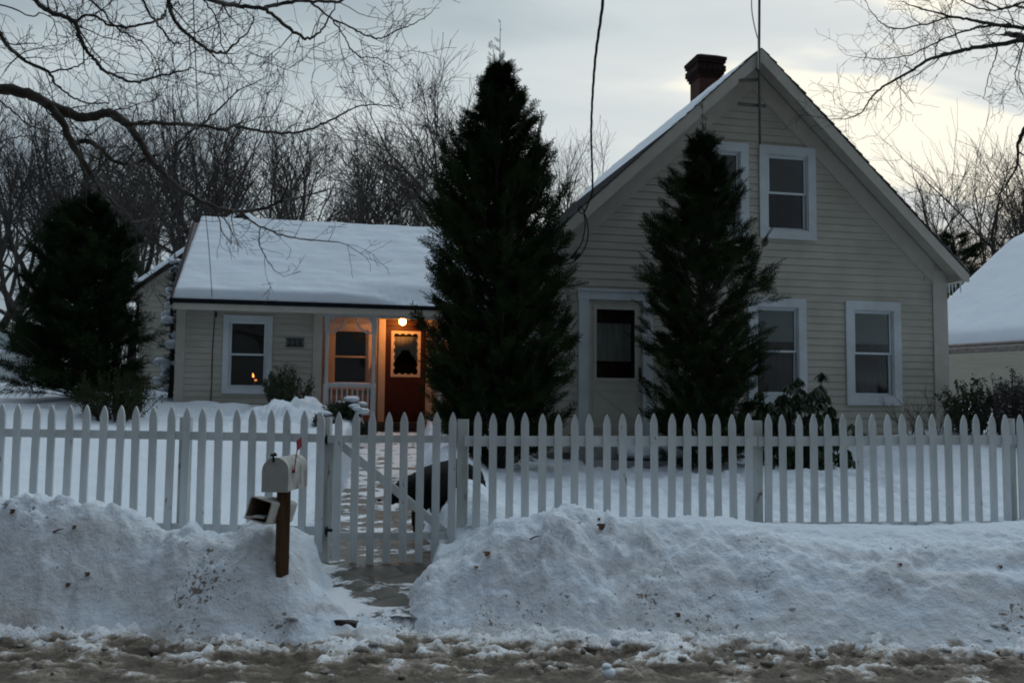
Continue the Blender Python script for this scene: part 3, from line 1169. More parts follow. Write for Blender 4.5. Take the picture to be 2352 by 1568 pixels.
siding(UL, UR, 0.98, AZ - 0.3, 0.122, opens, front_map(0.0), gable_clip).build('siding_wall', M['siding'], house)
siding(0.0, 5.5, 0.98, 4.05, 0.122, [], left_map(UL)).build('siding_wall', M['siding'], house)
siding(0.0, 5.5, 0.98, 4.1, 0.122, [], right_map(UR)).build('siding_wall', M['siding'], house)
fb = MB()
fb.box((UL + 0.02, 0.012, 0.0), (UR - 0.02, 5.5, 0.975))
fb.build('foundation', M['concrete'], house)
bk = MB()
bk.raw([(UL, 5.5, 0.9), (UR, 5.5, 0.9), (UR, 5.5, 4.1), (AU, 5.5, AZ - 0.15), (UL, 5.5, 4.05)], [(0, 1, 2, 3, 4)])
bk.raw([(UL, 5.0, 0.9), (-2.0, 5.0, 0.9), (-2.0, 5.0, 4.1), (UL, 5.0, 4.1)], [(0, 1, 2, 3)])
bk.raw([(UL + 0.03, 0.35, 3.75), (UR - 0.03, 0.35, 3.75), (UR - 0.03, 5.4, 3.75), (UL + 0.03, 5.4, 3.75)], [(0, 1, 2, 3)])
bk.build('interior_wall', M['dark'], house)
fl = MB()
fl.box((UL + 0.03, 0.02, 0.98), (UR - 0.03, 5.45, 1.24))
fl.build('floor', M['floor'], house)
# corner boards
for (a, b) in ((UL - 0.026, UL + 0.15), (UR - 0.27, UR + 0.026)):
    c = MB()
    zt = 4.02 if a < 0 else 4.05
    c.box((a, -0.034, 0.9), (b, -0.001, zt))
    if a < 0:
        c.box((a, 0.0, 0.9), (a + 0.023, 0.13, zt))
    else:
        c.box((b - 0.023, 0.0, 0.9), (b, 0.13, zt))
    c.build('corner_board', M['cream'], house)
wt = MB()
wt.box((UL + 0.15, -0.045, 0.90), (UR - 0.27, -0.003, 1.03))
wt.build('water_table', M['cream'], house)
# frieze boards on the wall under the rakes
for sgn in (-1, 1):
    c = MB()
    e0 = (AU, AZ - 0.16)
    run = 3.52 if sgn > 0 else 3.62
    e1 = (AU + sgn * run, AZ - 0.16 - PT * run)
    dn = 0.40
    c.prism([(e0[0], -0.028, e0[1]), (e1[0], -0.028, e1[1]), (e1[0], -0.028, e1[1] - dn), (e0[0], -0.028, e0[1] - dn)],
            [(e0[0], -0.002, e0[1]), (e1[0], -0.002, e1[1]), (e1[0], -0.002, e1[1] - dn), (e0[0], -0.002, e0[1] - dn)])
    c.build('frieze_board', M['cream'], house)

# main roof: two slabs, rake boards, soffits
roof = empty('roof')
roof.parent = house
rng = np.random.RandomState(3)
VF, VB = -0.36, 5.6
for sgn in (-1, 1):
    run = 3.98 if sgn > 0 else 4.0
    e = (AU + sgn * run, AZ - PT * run)
    th = 0.10
    vs = np.linspace(VF, VB, 60)
    c = MB()
    P0 = [(AU, AZ), (e[0], e[1]), (e[0], e[1] - th), (AU, AZ - th)]
    c.prism([(p[0], VF, p[1]) for p in P0], [(p[0], VB, p[1]) for p in P0])
    c.build('roof_slab', M['shingle'], roof)
    # shingle courses with ragged rake edge
    c = MB()
    n = 30
    for k in range(n):
        t0, t1 = k / n, (k + 1) / n
        a = (AU + sgn * run * t0, AZ - PT * run * t0)
        b = (AU + sgn * run * (t1 + 0.004), AZ - PT * run * (t1 + 0.004))
        lift = 0.012 + 0.02
        vf = VF - 0.035 + rng.uniform(-0.02, 0.012)
        c.prism([(a[0], vf, a[1] + 0.004), (b[0], vf, b[1] + lift), (b[0], vf, b[1] + lift - 0.016), (a[0], vf, a[1] - 0.002 + 0.003)],
                [(a[0], VB, a[1] + 0.004), (b[0], VB, b[1] + lift), (b[0], VB, b[1] + lift - 0.016), (a[0], VB, a[1] - 0.002 + 0.003)])
    c.build('shingles', M['shingle'], roof)
    # rake board
    c = MB()
    hgt = 0.235
    run2 = run - 0.015
    a, b = (AU, AZ - 0.012), (AU + sgn * run2, AZ - 0.012 - PT * run2)
    bb = [(a[0], a[1]), (b[0], b[1]), (b[0], b[1] - 0.13), (b[0] - sgn * 0.10, b[1] - 0.13), (a[0], a[1] - hgt)]
    c.prism([(p[0], VF - 0.024, p[1]) for p in bb], [(p[0], VF - 0.003, p[1]) for p in bb])
    c.build('rake_board', M['cream'], roof)
    # sloped soffit under the rake overhang
    c = MB()
    a, b = (AU, AZ - th - 0.035), (AU + sgn * (run - 0.1), AZ - th - 0.035 - PT * (run - 0.1))
    c.prism([(a[0], VF, a[1]), (b[0], VF, b[1]), (b[0], VF, b[1] - 0.02), (a[0], VF, a[1] - 0.02)],
            [(a[0], -0.05, a[1]), (b[0], -0.05, b[1]), (b[0], -0.05, b[1] - 0.02), (a[0], -0.05, a[1] - 0.02)])
    c.build('soffit', M['cream'], roof)
    # closed eave box
    c = MB()
    wu = (UR + 0.03) if sgn > 0 else (UL - 0.03)
    zt = AZ - 0.11 - PT * abs(wu - AU)
    ze = e[1] - 0.115
    pp = [(wu, zt), (e[0] - sgn * 0.015, e[1] - 0.11), (e[0] - sgn * 0.015, ze), (wu, ze - 0.0)]
    c.prism([(p[0], VF + 0.004, p[1]) for p in pp], [(p[0], VB - 0.02, p[1]) for p in pp])
    c.build('eave_box', M['cream'], roof)
# chimney
ch = MB()
cu0, cv0, cw = -0.27, 1.75, 0.44
ch.box((cu0, cv0, 6.7), (cu0 + cw, cv0 + cw, 7.84), 0)
for k, (z0, z1, gr, mi) in enumerate(((7.84, 7.90, 0.025, 1), (7.90, 7.955, 0.05, 1), (7.955, 8.06, 0.075, 1), (8.06, 8.115, 0.05, 1), (8.115, 8.17, 0.075, 1), (8.17, 8.225, 0.09, 1))):
    ch.box((cu0 - gr, cv0 - gr, z0), (cu0 + cw + gr, cv0 + cw + gr, z1), mi)
ch.prism([(cu0 - 0.09, cv0 - 0.09, 8.225), (cu0 + cw + 0.09, cv0 - 0.09, 8.225), (cu0 + cw + 0.09, cv0 + cw + 0.09, 8.225), (cu0 - 0.09, cv0 + cw + 0.09, 8.225)],
         [(cu0 + 0.05, cv0 + 0.05, 8.30), (cu0 + cw - 0.05, cv0 + 0.05, 8.30), (cu0 + cw - 0.05, cv0 + cw - 0.05, 8.30), (cu0 + 0.05, cv0 + cw - 0.05, 8.30)], 1)
for k in range(6):       # dentil bricks under the cap
    ch.box((cu0 - 0.07 + k * 0.105, cv0 - 0.093, 7.97), (cu0 - 0.02 + k * 0.105, cv0 - 0.075, 8.035), 1)
ch.build('chimney', [M['brick'], M['brickdark']], roof)

# main door with its storm door
dm = MB()
TL, TR, TT = -3.17, -1.92, 3.50
dm.box((TL, -0.05, 0.98), (DU0 + 0.02, 0.01, DZ1))
dm.box((DU1 - 0.02, -0.05, 0.98), (TR, 0.01, DZ1))
dm.box((TL - 0.015, -0.056, DZ1), (TR + 0.015, 0.01, TT - 0.035))
dm.box((TL - 0.03, -0.075, TT - 0.035), (TR + 0.03, 0.01, TT))
door = dm.build('door', M['white'], house)
sd_ = MB()
a0, a1 = DU0 + 0.025, DU1 - 0.025
g0, g1, gz0, gz1 = -2.87, -2.22, 2.08, 3.18
sv = -0.02
sd_.box((a0, sv, DZ0), (g0, sv + 0.04, DZ1 - 0.005))
sd_.box((g1, sv, DZ0), (a1, sv + 0.04, DZ1 - 0.005))
sd_.box((g0, sv, gz1), (g1, sv + 0.04, DZ1 - 0.005))
sd_.box((g0, sv, DZ0), (g1, sv + 0.04, gz0))
for (p0, p1, q0, q1) in ((g0 - 0.05, g0, gz0 - 0.05, gz1 + 0.05), (g1, g1 + 0.05, gz0 - 0.05, gz1 + 0.05), (g0, g1, gz1, gz1 + 0.05), (g0, g1, gz0 - 0.05, gz0)):
    sd_.box((p0, sv - 0.014, q0), (p1, sv, q1))
# kick panel: frame and cross-buck
for (p0, p1, q0, q1) in ((a0 + 0.07, a1 - 0.07, 1.88, 1.905), (a0 + 0.07, a1 - 0.07, 1.40, 1.42), (a0 + 0.07, a0 + 0.09, 1.42, 1.88), (a1 - 0.09, a1 - 0.07, 1.42, 1.88)):
    sd_.box((p0, sv - 0.010, q0), (p1, sv, q1))
for sg in (-1, 1):
    sd_.obox((-2.545, sv - 0.004, 1.65), (0.27, 0, sg * 0.20), (0, 0.005, 0), (-sg * 0.008, 0, 0.011))
sd_.build('storm_door', M['doorcream'], door)
g = MB()
g.box((g0, sv + 0.016, gz0), (g1, sv + 0.02, gz1))
g.build('pane', M['glass'], door)
c = MB()
n = 61
us = np.linspace(g0 - 0.02, g1 - 0.05, n)
vv = sv + 0.040 + 0.006 * np.sin(np.linspace(0, 24 * np.pi, n))
V = np.concatenate([np.stack([us, vv, np.full(n, gz1 - 0.22)], -1), np.stack([us, vv, np.full(n, gz0 + 0.27)], -1)])
k = np.arange(n - 1)
c.raw(V, np.stack([k, k + 1, k + 1 + n, k + n], -1))
c.build('curtain', M['lace'], door)
c = MB()
c.box((g0 - 0.03, sv + 0.14, gz0 - 0.1), (g1 + 0.03, sv + 0.15, gz1 + 0.05))
c.build('inner_door', M['redcloth'], door)
h = MB()
h.box((a1 - 0.055, sv - 0.012, 2.03), (a1 - 0.025, sv, 2.26))
h.tube([(a1 - 0.04, sv - 0.012, 2.06), (a1 - 0.04, sv - 0.05, 2.09), (a1 - 0.04, sv - 0.05, 2.19), (a1 - 0.04, sv - 0.012, 2.22)], 0.009, 6)
h.build('handle', M['black'], door)
stp = MB()
stp.box((-3.3, -1.0, 0.4), (-1.8, -0.05, 1.02))
stp.box((-3.3, -1.35, 0.4), (-1.8, -1.0, 0.84))
stp.build('doorstep', M['concrete'], house)

# ---- the low wing
FIT = 'wing'
WV = 4.6
WL, WP = -9.57, -6.90
WPZ = 1.12
o, op = win(house, -8.74, -7.83, 1.81, 3.31, WV, tw=0.10, sill=0.11)
siding(WL, WP, 1.15, 3.47, 0.118, [op], front_map(WV)).build('siding_wall', M['siding'], house)


def wing_clip(z):
    h = (5.42 - z) / 0.75
    return 6.9 - h, 6.9 + h


siding(WV, 9.2, 1.15, 5.3, 0.118, [], left_map(WL), wing_clip).build('siding_wall', M['siding'], house)
siding(5.5, 9.2, 1.15, 5.3, 0.118, [], right_map(UL), wing_clip).build('siding_wall', M['siding'], house)
PB = 5.8    # porch back wall
o2, op2 = win(house, -6.77, -5.83, 1.93, 3.31, PB, tw=0.10, sill=0.11, trim='doorframe')
RD0, RD1, RDZ0, RDZ1 = -5.58, -4.72, 1.30, 3.285
siding(WP, UL - 0.03, 1.15, 3.5, 0.118, [op2, (RD0, RD1, RDZ0 - 0.05, 3.41)], front_map(PB)).build('siding_wall', M['siding'], house)
siding(WV, PB, 1.15, 3.5, 0.118, [], right_map(WP - 0.02)).build('siding_wall', M['siding'], house)
c = MB()
c.box((WL - 0.024, WV - 0.034, 1.1), (WL + 0.14, WV - 0.001, 3.47))
c.box((WL - 0.024, WV, 1.1), (WL - 0.001, WV + 0.13, 3.47))
c.build('corner_board', M['cream'], house)
c = MB()
c.box((WP - 0.16, WV - 0.034, 1.1), (WP + 0.012, WV - 0.001, 3.40))
c.build('corner_board', M['cream'], house)
c = MB()
c.box((WL - 0.03, WV - 0.06, 3.40), (WP + 0.012, WV - 0.036, 3.53))
c.build('frieze_board', M['cream'], house)
fb = MB()
fb.box((WL + 0.02, WV + 0.012, 0.5), (UL - 0.05, 9.2, 1.148))
fb.build('foundation', M['concrete'], house)
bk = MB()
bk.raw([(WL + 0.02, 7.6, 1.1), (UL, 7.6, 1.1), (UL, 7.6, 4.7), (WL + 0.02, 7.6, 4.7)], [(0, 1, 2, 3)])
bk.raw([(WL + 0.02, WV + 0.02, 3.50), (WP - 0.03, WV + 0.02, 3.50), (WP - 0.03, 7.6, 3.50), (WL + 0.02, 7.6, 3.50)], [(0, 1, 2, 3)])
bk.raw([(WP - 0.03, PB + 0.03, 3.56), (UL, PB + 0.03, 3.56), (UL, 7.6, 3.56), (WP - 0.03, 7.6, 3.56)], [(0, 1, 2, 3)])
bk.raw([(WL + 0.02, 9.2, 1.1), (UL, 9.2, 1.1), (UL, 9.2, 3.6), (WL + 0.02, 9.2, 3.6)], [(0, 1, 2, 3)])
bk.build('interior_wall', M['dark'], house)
c = MB()        # warm cupboard door glimpsed inside the room
c.box((-8.28, 6.9, 1.3), (-7.6, 6.95, 3.0))
c.build('interior_door', M['doorred'], house)
# wing roof
wroof = empty('roof')
wroof.parent = house
WRL, WRR = WL - 0.06, -3.2
EV, EZ, RV, RZ = WV - 0.32, 3.56, 6.9, 5.50
c = MB()
P0 = [(EV, EZ), (RV, RZ), (9.55, 3.52), (9.55, 3.42), (RV, RZ - 0.10), (EV, EZ - 0.10)]
c.prism([(WRL, p[0], p[1]) for p in P0], [(WRR, p[0], p[1]) for p in P0])
c.build('roof_slab', M['shingle_grey'], wroof)
c = MB()      # dark rake trim at the gable end
P1 = [(EV - 0.01, EZ + 0.012), (RV, RZ + 0.012), (9.56, 3.53), (9.56, 3.40), (RV, RZ - 0.14), (EV - 0.01, EZ - 0.12)]
c.prism([(WRL - 0.05, p[0], p[1]) for p in P1], [(WRL - 0.003, p[0], p[1]) for p in P1])
c.build('rake_board', M['roofedge'], wroof)
c = MB()      # dark drip edge
c.box((WRL - 0.05, EV - 0.05, EZ - 0.078), (UL - 0.05, EV - 0.012, EZ + 0.004))
c.build('gutter', M['gutter'], wroof)
c = MB()
c.box((WRL + 0.02, EV - 0.03, EZ - 0.20), (UL - 0.05, EV - 0.004, EZ - 0.080))
c.box((WRL + 0.02, EV - 0.001, EZ - 0.165), (WP + 0.01, WV - 0.062, EZ - 0.145))
c.build('fascia_board', M['cream'], wroof)

# porch
c = MB()
c.box((WP + 0.015, WV - 0.10, 1.15), (UL - 0.06, PB - 0.005, WPZ + 0.16))
c.build('porch_floor', M['floor'], house)
c = MB()
c.box((-5.75, WV - 0.5, 0.85), (-4.4, WV - 0.11, 1.12))
c.build('doorstep', M['floor'], house)
c = MB()
c.box((WP + 0.015, WV - 0.02, 3.44), (UL - 0.06, PB - 0.02, 3.47))
c.build('porch_ceiling', M['doorframe'], house)
c = MB()
c.box((WP + 0.015, WV - 0.08, 3.33), (UL - 0.06, WV + 0.03, 3.436))
c.build('porch_beam', M['white'], house)
posts = []
for (u, top) in ((-6.80, 3.33), (-5.89, 3.33)):
    c = MB()
    c.box((u - 0.05, WV - 0.06, WPZ + 0.165), (u + 0.05, WV + 0.04, 2.02))
    c.tube([(u, WV - 0.01, 2.02), (u, WV - 0.01, 2.06), (u, WV - 0.01, 2.5), (u, WV - 0.01, 3.0), (u, WV - 0.01, 3.04)], [0.05, 0.040, 0.034, 0.042, 0.05], 10)
    c.box((u - 0.05, WV - 0.06, 3.04), (u + 0.05, WV + 0.04, top))
    posts.append(c.build('porch_post', M['white'], house))
c = MB()
c.box((-4.62, WV - 0.06, WPZ + 0.165), (-4.52, WV + 0.04, 3.33))
c.build('porch_post', M['white'], house)
# fan brackets in the corners
for (u, sg, q) in ((-6.75, 1, 0), (-5.94, -1, 1)):
    c = MB()
    R = 0.30
    zt = 3.325
    aa = np.linspace(0, math.pi / 2, 13)
    arc = [(u + sg * R * (1 - math.sin(t)) * 1.0, WV - 0.01, zt - R * (1 - math.cos(t))) for t in aa]
    arc = [(u + sg * R * math.cos(t), WV - 0.01, zt - R * math.sin(t)) for t in aa]
    c.tube(arc, 0.020, 6)
    for t in aa[1:-1:2]:
        c.tube([(u, WV - 0.01, zt), (u + sg * R * math.cos(t), WV - 0.01, zt - R * math.sin(t))], 0.0065, 5)
    c.ball((u + sg * 0.02, WV - 0.01, zt - 0.02), 0.035, 8, 6)
    c.build('bracket', M['white'], posts[q])
rl = MB()
rl.box((-6.75, WV - 0.045, 1.96), (-5.94, WV + 0.025, 2.02))
rail = rl.build('railing', M['white'], house)
rl = MB()
rl.box((-6.75, WV - 0.035, 1.42), (-5.94, WV + 0.015, 1.46))
rl.build('bottom_rail', M['white'], rail)
for k in range(8):
    u = -6.69 + k * 0.1
    b = MB()
    b.box((u - 0.014, WV - 0.024, 1.46), (u + 0.014, WV + 0.004, 1.96))
    b.build('baluster', M['white'], rail)
FIT = None
c = MB()
c.tube([loc(-6.74, WV - 0.01, 2.022), loc(-6.5, WV - 0.01, 2.03), loc(-6.2, WV - 0.01, 2.028), loc(-5.95, WV - 0.01, 2.022)], 0.026, 8)
tag(c.build('rail_snow', M['snow'], None, True), 'thin line of snow along the porch railing', 'snow', kind='stuff')
# red door
FIT = 'wing'
dm = MB()
dm.box((RD0 - 0.14, PB - 0.045, 1.15), (RD0, PB + 0.01, 3.425))
dm.box((RD1, PB - 0.045, 1.15), (RD1 + 0.14, PB + 0.01, 3.425))
rdoor = dm.build('door', M['doorframe'], house)
tr = MB()
tr.box((RD0 + 0.003, PB - 0.03, RDZ1 + 0.006), (RD1 - 0.003, PB + 0.02, 3.425))
tr.box((RD0 + 0.03, PB - 0.045, RDZ1 + 0.01), (RD1 - 0.03, PB - 0.03, RDZ1 + 0.03))
tr.build('transom', M['doorred'], rdoor)
c = MB()
q0, q1, qz0, qz1 = -5.455, -4.845, 2.22, 3.18
pv = PB - 0.02
c.box((RD0 + 0.003, pv, RDZ0), (q0, pv + 0.04, RDZ1))
c.box((q1, pv, RDZ0), (RD1 - 0.003, pv + 0.04, RDZ1))
c.box((q0, pv, qz1), (q1, pv + 0.04, RDZ1))
c.box((q0, pv, RDZ0), (q1, pv + 0.04, qz0))
c.box((RD0 + 0.12, pv - 0.008, 1.45), (RD1 - 0.12, pv, 1.47))
c.box((RD0 + 0.12, pv - 0.008, 2.08), (RD1 - 0.12, pv, 2.10))
c.box((RD0 + 0.12, pv - 0.008, 1.47), (RD0 + 0.14, pv, 2.08))
c.box((RD1 - 0.14, pv - 0.008, 1.47), (RD1 - 0.12, pv, 2.08))
c.build('door_leaf', M['doorred'], rdoor)
# scalloped light frame round the glass
fr = MB()
n = 24
W2, H2 = 0.5 * (q1 - q0), 0.5 * (qz1 - qz0)
cxm, czm = 0.5 * (q0 + q1), 0.5 * (qz0 + qz1)


def perim(hw, hh, n_side, scal):
    pts = []
    for sx, sy, ex, ey, nx, nz, cnt in ((-hw, -hh, hw, -hh, 0, 1, 4), (hw, -hh, hw, hh, -1, 0, 6), (hw, hh, -hw, hh, 0, -1, 4), (-hw, hh, -hw, -hh, 1, 0, 6)):
        for k in range(n_side):
            t = k / n_side
            s = scal * (1 - abs(math.sin(math.pi * cnt * t))) if scal else 0
            pts.append((cxm + sx + (ex - sx) * t + nx * s, czm + sy + (ey - sy) * t + nz * s))
    return pts


po, pi_ = perim(W2 + 0.005, H2 + 0.005, n, 0), perim(W2 - 0.045, H2 - 0.045, n, 0.035)
m_ = len(po)
V = [(p[0], pv - 0.014, p[1]) for p in po] + [(p[0], pv - 0.014, p[1]) for p in pi_] + [(p[0], pv + 0.004, p[1]) for p in pi_] + [(p[0], pv + 0.0, p[1]) for p in po]
Q = [(k, (k + 1) % m_, m_ + (k + 1) % m_, m_ + k) for k in range(m_)] + [(m_ + k, m_ + (k + 1) % m_, 2 * m_ + (k + 1) % m_, 2 * m_ + k) for k in range(m_)] + \
    [(3 * m_ + k, 3 * m_ + (k + 1) % m_, (k + 1) % m_, k) for k in range(m_)]
fr.raw(V, Q)
fr.build('pane_frame', M['doorframe'], rdoor)
g = MB()
g.box((q0, pv + 0.016, qz0), (q1, pv + 0.02, qz1))
g.build('pane', M['glass'], rdoor)
# swag curtain and dark room behind
c = MB()
n = 49
us = np.linspace(q0, q1, n)
t = np.linspace(-1, 1, n)
bot = qz1 - 0.40 - 0.30 * np.clip((np.abs(t) - 0.25) / 0.75, 0, 1) ** 0.8 + 0.012 * np.sin(t * 40)
vv = pv + 0.04 + 0.008 * np.sin(np.linspace(0, 22 * np.pi, n))
V = np.concatenate([np.stack([us, vv, np.full(n, qz1 - 0.11)], -1), np.stack([us, vv, bot], -1)])
k = np.arange(n - 1)
c.raw(V, np.stack([k, k + 1, k + 1 + n, k + n], -1))
c.build('curtain', M['lace'], rdoor)
c = MB()
c.box((q0 - 0.1, pv + 0.30, RDZ0), (q1 + 0.1, pv + 0.31, qz0 + 0.26))
c.build('inner_panel', M['redcloth'], rdoor)


FIT = None


# ------------------------------------------------------------------ snow on roofs
def roof_snow(name, p00, p10, p01, p11, nu, nv, hfun, label, mname='snow', parent=None):
    """blanket over the quad p00(eave,left) p10(eave,right) p01(ridge,left) p11(ridge,right), in house coordinates"""
    p00, p10, p01, p11 = (np.array(p, float) for p in (p00, p10, p01, p11))
    uu = np.linspace(0, 1, nu)
    vv_ = np.linspace(0, 1, nv)
    Ug, Vg = np.meshgrid(uu, vv_)
    B = (p00 * (1 - Ug[..., None]) + p10 * Ug[..., None]) * (1 - Vg[..., None]) + (p01 * (1 - Ug[..., None]) + p11 * Ug[..., None]) * Vg[..., None]
    h = hfun(Ug, Vg, B)
    nz = np.cross(p10 - p00, p01 - p00)
    nz /= np.linalg.norm(nz)
    if nz[2] < 0:
        nz = -nz
    nv3 = 0.55 * nz + 0.45 * np.array([0, 0, 1.0])
    T = B + nv3 * h[..., None]
    V = T.reshape(-1, 3)
    i = np.arange(nv - 1)[:, None] * nu + np.arange(nu - 1)[None]
    Q = np.stack([i, i + 1, i + nu + 1, i + nu], -1).reshape(-1, 4)
    o = link(name, new_mesh(name, V, [Q]), M[mname], None, True)
    if parent is None:
        o.location = HO
        o.rotation_euler = (0, 0, TH)
    tag(o, label, 'snow', kind='stuff')
    return o


def edge(t, w_):
    return np.sqrt(np.clip(1 - (1 - np.clip(t / w_, 0, 1)) ** 2, 0, 1))


def h_wing(U, Vv, B):
    th = 0.16 * edge(U, 0.012) * edge(1 - U, 0.01) * edge(Vv, 0.035)
    u = B[..., 0]
    bare = smooth(u, -6.6, -5.0) * (1 - smooth(Vv, 0.02, 0.16))
    th = th * (1 - 0.86 * bare)
    th = th * (1 + 0.12 * fbm(U * 9, Vv * 4, 3)) + 0.018 * fbm(U * 5, Vv * 14, 3) * edge(Vv, 0.05)
    return th - 0.004 - 0.03 * bare * np.clip(fbm(U * 60, Vv * 20, 3) * 1.6 + 0.15, 0, 1)


FIT = 'wing'
roof_snow('roof_snow', (WRL, EV - 0.03, EZ + 0.012), (-3.55, EV - 0.03, EZ + 0.012), (WRL + 0.10, RV + 0.06, RZ + 0.02), (-3.55, RV + 0.06, RZ + 0.02), 200, 70, h_wing,
          'thick smooth snow blanket on the low wing roof above the lit porch')


FIT = 'main'


def h_main(U, Vv, B):
    n = fbm(U * 14 + 2, Vv * 26, 3)
    th = 0.085 * edge(U, 0.02) * edge(Vv, 0.1) * edge(1 - Vv, 0.12)
    front = 1 - smooth(U, 0.02, 0.08)
    keep = np.clip(0.45 + 1.3 * fbm(Vv * 7 + 3.3, U * 0 + 1.7, 2), 0, 1.0) * smooth(Vv, 0.45, 0.7)
    th = th * (1 - front * (1 - keep))
    low_ = smooth(Vv, 0.62, 0.80)
    return (th * (1 + 0.35 * n) * 0.75) * low_ - 0.012 * (1 - low_) - 0.006 * front


r0, r1 = 3.9, 0.30
roof_snow('roof_snow', (AU - r0, VF - 0.02, AZ - PT * r0 + 0.03), (AU - r0, VB - 0.1, AZ - PT * r0 + 0.03), (AU - r1, VF - 0.02, AZ - PT * r1 + 0.03), (AU - r1, VB - 0.1, AZ - PT * r1 + 0.03),
          120, 80, h_main, 'thin strip of old snow along the steep roof below the chimney')
r0, r1 = 3.98, 3.2


def h_right(U, Vv, B):
    return 0.05 * edge(U, 0.02) * edge(Vv, 0.2) * edge(1 - Vv, 0.3) * np.clip(0.5 + 1.6 * fbm(Vv * 5 + 1.3, U * 12, 3), 0, 1) - 0.004


roof_snow('roof_snow', (AU + r0, VB - 0.1, AZ - PT * r0 + 0.03), (AU + r0, VF - 0.02, AZ - PT * r0 + 0.03), (AU + r1, VB - 0.1, AZ - PT * r1 + 0.03), (AU + r1, VF - 0.02, AZ - PT * r1 + 0.03),
          120, 30, h_right, 'small snow patches at the foot of the dark roof edge above the icicles')
c = MB()
rg = np.random.RandomState(4)
for k in range(7):
    c.ball((-3.28 + rg.uniform(0, 1.45), -0.15 - rg.uniform(0, 1.0), 1.0), (0.35, 0.25, 0.16), 12, 8, 0, 0.1, rg)
o = c.build('step_snow', M['snow'], None, True, HO)
o.rotation_euler = (0, 0, TH)
tag(o, 'snow heaped on the doorstep of the cream front door', 'snow', kind='stuff')

FIT = None
# ------------------------------------------------------------------ small things fixed to the house
# porch lamp
pu, pz = hit(925, 726, 5.25)
lamp = empty('porch_lamp', loc(pu, 5.25, 3.44), TH)
tag(lamp, 'lit glowing globe lamp under the porch ceiling above the red door', 'lamp')
c = MB()
c.tube([(0, 0, 0.0), (0, 0, -0.03)], [0.07, 0.06], 16)
c.build('lamp_base', M['black'], lamp)
c = MB()
c.ball((0, 0, -0.10), (0.070, 0.070, 0.074), 20, 14)
c.build('globe', M['lampglass'], lamp, True)

# window candle
cu_, cz_ = hit(586, 880, WV + 0.2)
cd = empty('candle_light', loc(cu_ - 0.02, WV + 0.22, 1.965), TH)
tag(cd, 'small electric candle glowing orange behind the left window of the wing', 'candle')
c = MB()
c.tube([(0, 0, 0), (0, 0, 0.02)], [0.04, 0.035], 12)
c.tube([(0, 0, 0.02), (0, 0, 0.15)], 0.013, 10)
c.build('stick', M['candle'], cd)
c = MB()
c.tube([(-0.015, 0, 0.165), (-0.02, 0, 0.18), (-0.024, 0, 0.215), (-0.03, 0, 0.255)], [0.008, 0.019, 0.015, 0.003], 10)
c.build('flame', M['flame'], cd, True)
c = MB()
c.ball((0.03, -0.03, 0.115), (0.026, 0.01, 0.02), 10, 6)
c.build('drip_tray', emit('tray_glow', (1.0, 0.3, 0.06), 1.2), cd)  # tray given its own emission for the bulb's glow on it

# shovel leaning in the porch
sh = empty('shovel', loc(-5.9, PB - 0.25, 1.285), TH)
tag(sh, 'red shovel leaning in the porch beside the window', 'shovel')
c = MB()
c.tube([(0.0, 0.0, 0.32), (0.06, 0.16, 1.05)], 0.016, 8)
c.build('shaft', M['post_wood'], sh)
c = MB()
c.obox((0.075, 0.17, 1.10), (0.05, 0, 0.01), (0, 0.012, 0), (0.005, 0.01, 0.06))
c.build('grip', M['shovel'], sh)
c = MB()
c.obox((-0.02, -0.03, 0.17), (0.14, 0, 0.0), (0, 0.012, 0), (0.012, 0.03, 0.17))
c.build('blade', M['shovel'], sh)

# house number 226
n0 = hit(662, 775, WV - 0.02)
num = empty('house_number', loc(-7.405, WV - 0.024, 2.80), TH)
tag(num, 'small dark number plate reading 226 on the wing wall', 'sign')
c = MB()
c.box((-0.165, -0.012, -0.055), (0.165, 0.0, 0.075), 0)
c.build('plate', M['plate'], num)
c = MB()
c.box((-0.175, -0.020, 0.075), (0.175, 0.0, 0.092))
c.box((-0.175, -0.020, -0.072), (0.175, 0.0, -0.055))
c.build('plate_edge', M['numiron'], num)
for k, ch_ in enumerate('226'):
    cu2 = bpy.data.curves.new('digit', 'FONT')
    cu2.body = ch_
    cu2.size = 0.15
    cu2.extrude = 0.004
    cu2.align_x = 'CENTER'
    cu2.offset = 0.004
    ob = bpy.data.objects.new('digit_text', cu2)
    COL.objects.link(ob)
    dg_ = bpy.context.evaluated_depsgraph_get()
    dme = bpy.data.meshes.new_from_object(ob.evaluated_get(dg_))
    bpy.data.objects.remove(ob)
    ob = link('digit', dme, M['numiron'], num)
    ob.location = (-0.10 + 0.10 * k, -0.0175, -0.044)
    ob.rotation_euler = (math.pi / 2, 0, 0)

# antenna mast on the gable
mast = empty('antenna_mast', loc(-0.17, -0.42, 5.93), TH)
tag(mast, 'rusty pipe mast clamped up the gable peak above the roof', 'mast')
c = MB()
c.tube([(0, 0, 0), (0.0, 0, 1.4), (0.02, 0, 2.6), (0.03, 0, 3.6)], 0.021, 8)
c.build('pole', M['iron'], mast)
for (z, x0, x1, dz) in ((1.10, -0.34, 0.04, -0.05), (0.66, -0.36, 0.13, 0.0)):
    c = MB()
    c.obox(((x0 + x1) / 2, 0.035, z + dz / 2), ((x1 - x0) / 2, 0, -dz / 2), (0, 0.012, 0), (0, 0, 0.024))
    c.build('bracket', M['iron'], mast)
c = MB()
cz = np.linspace(0, 1, 14)
c.tube(np.stack([-0.03 - 0.10 * np.sin(cz * np.pi), 0 * cz - 0.01, 1.78 + cz * 1.15], -1), 0.010, 6)
c.tube([(-0.022, -0.015, 1.25), (-0.026, -0.02, 1.78)], 0.008, 6)
c.build('cable', M['cablewhite'], mast)


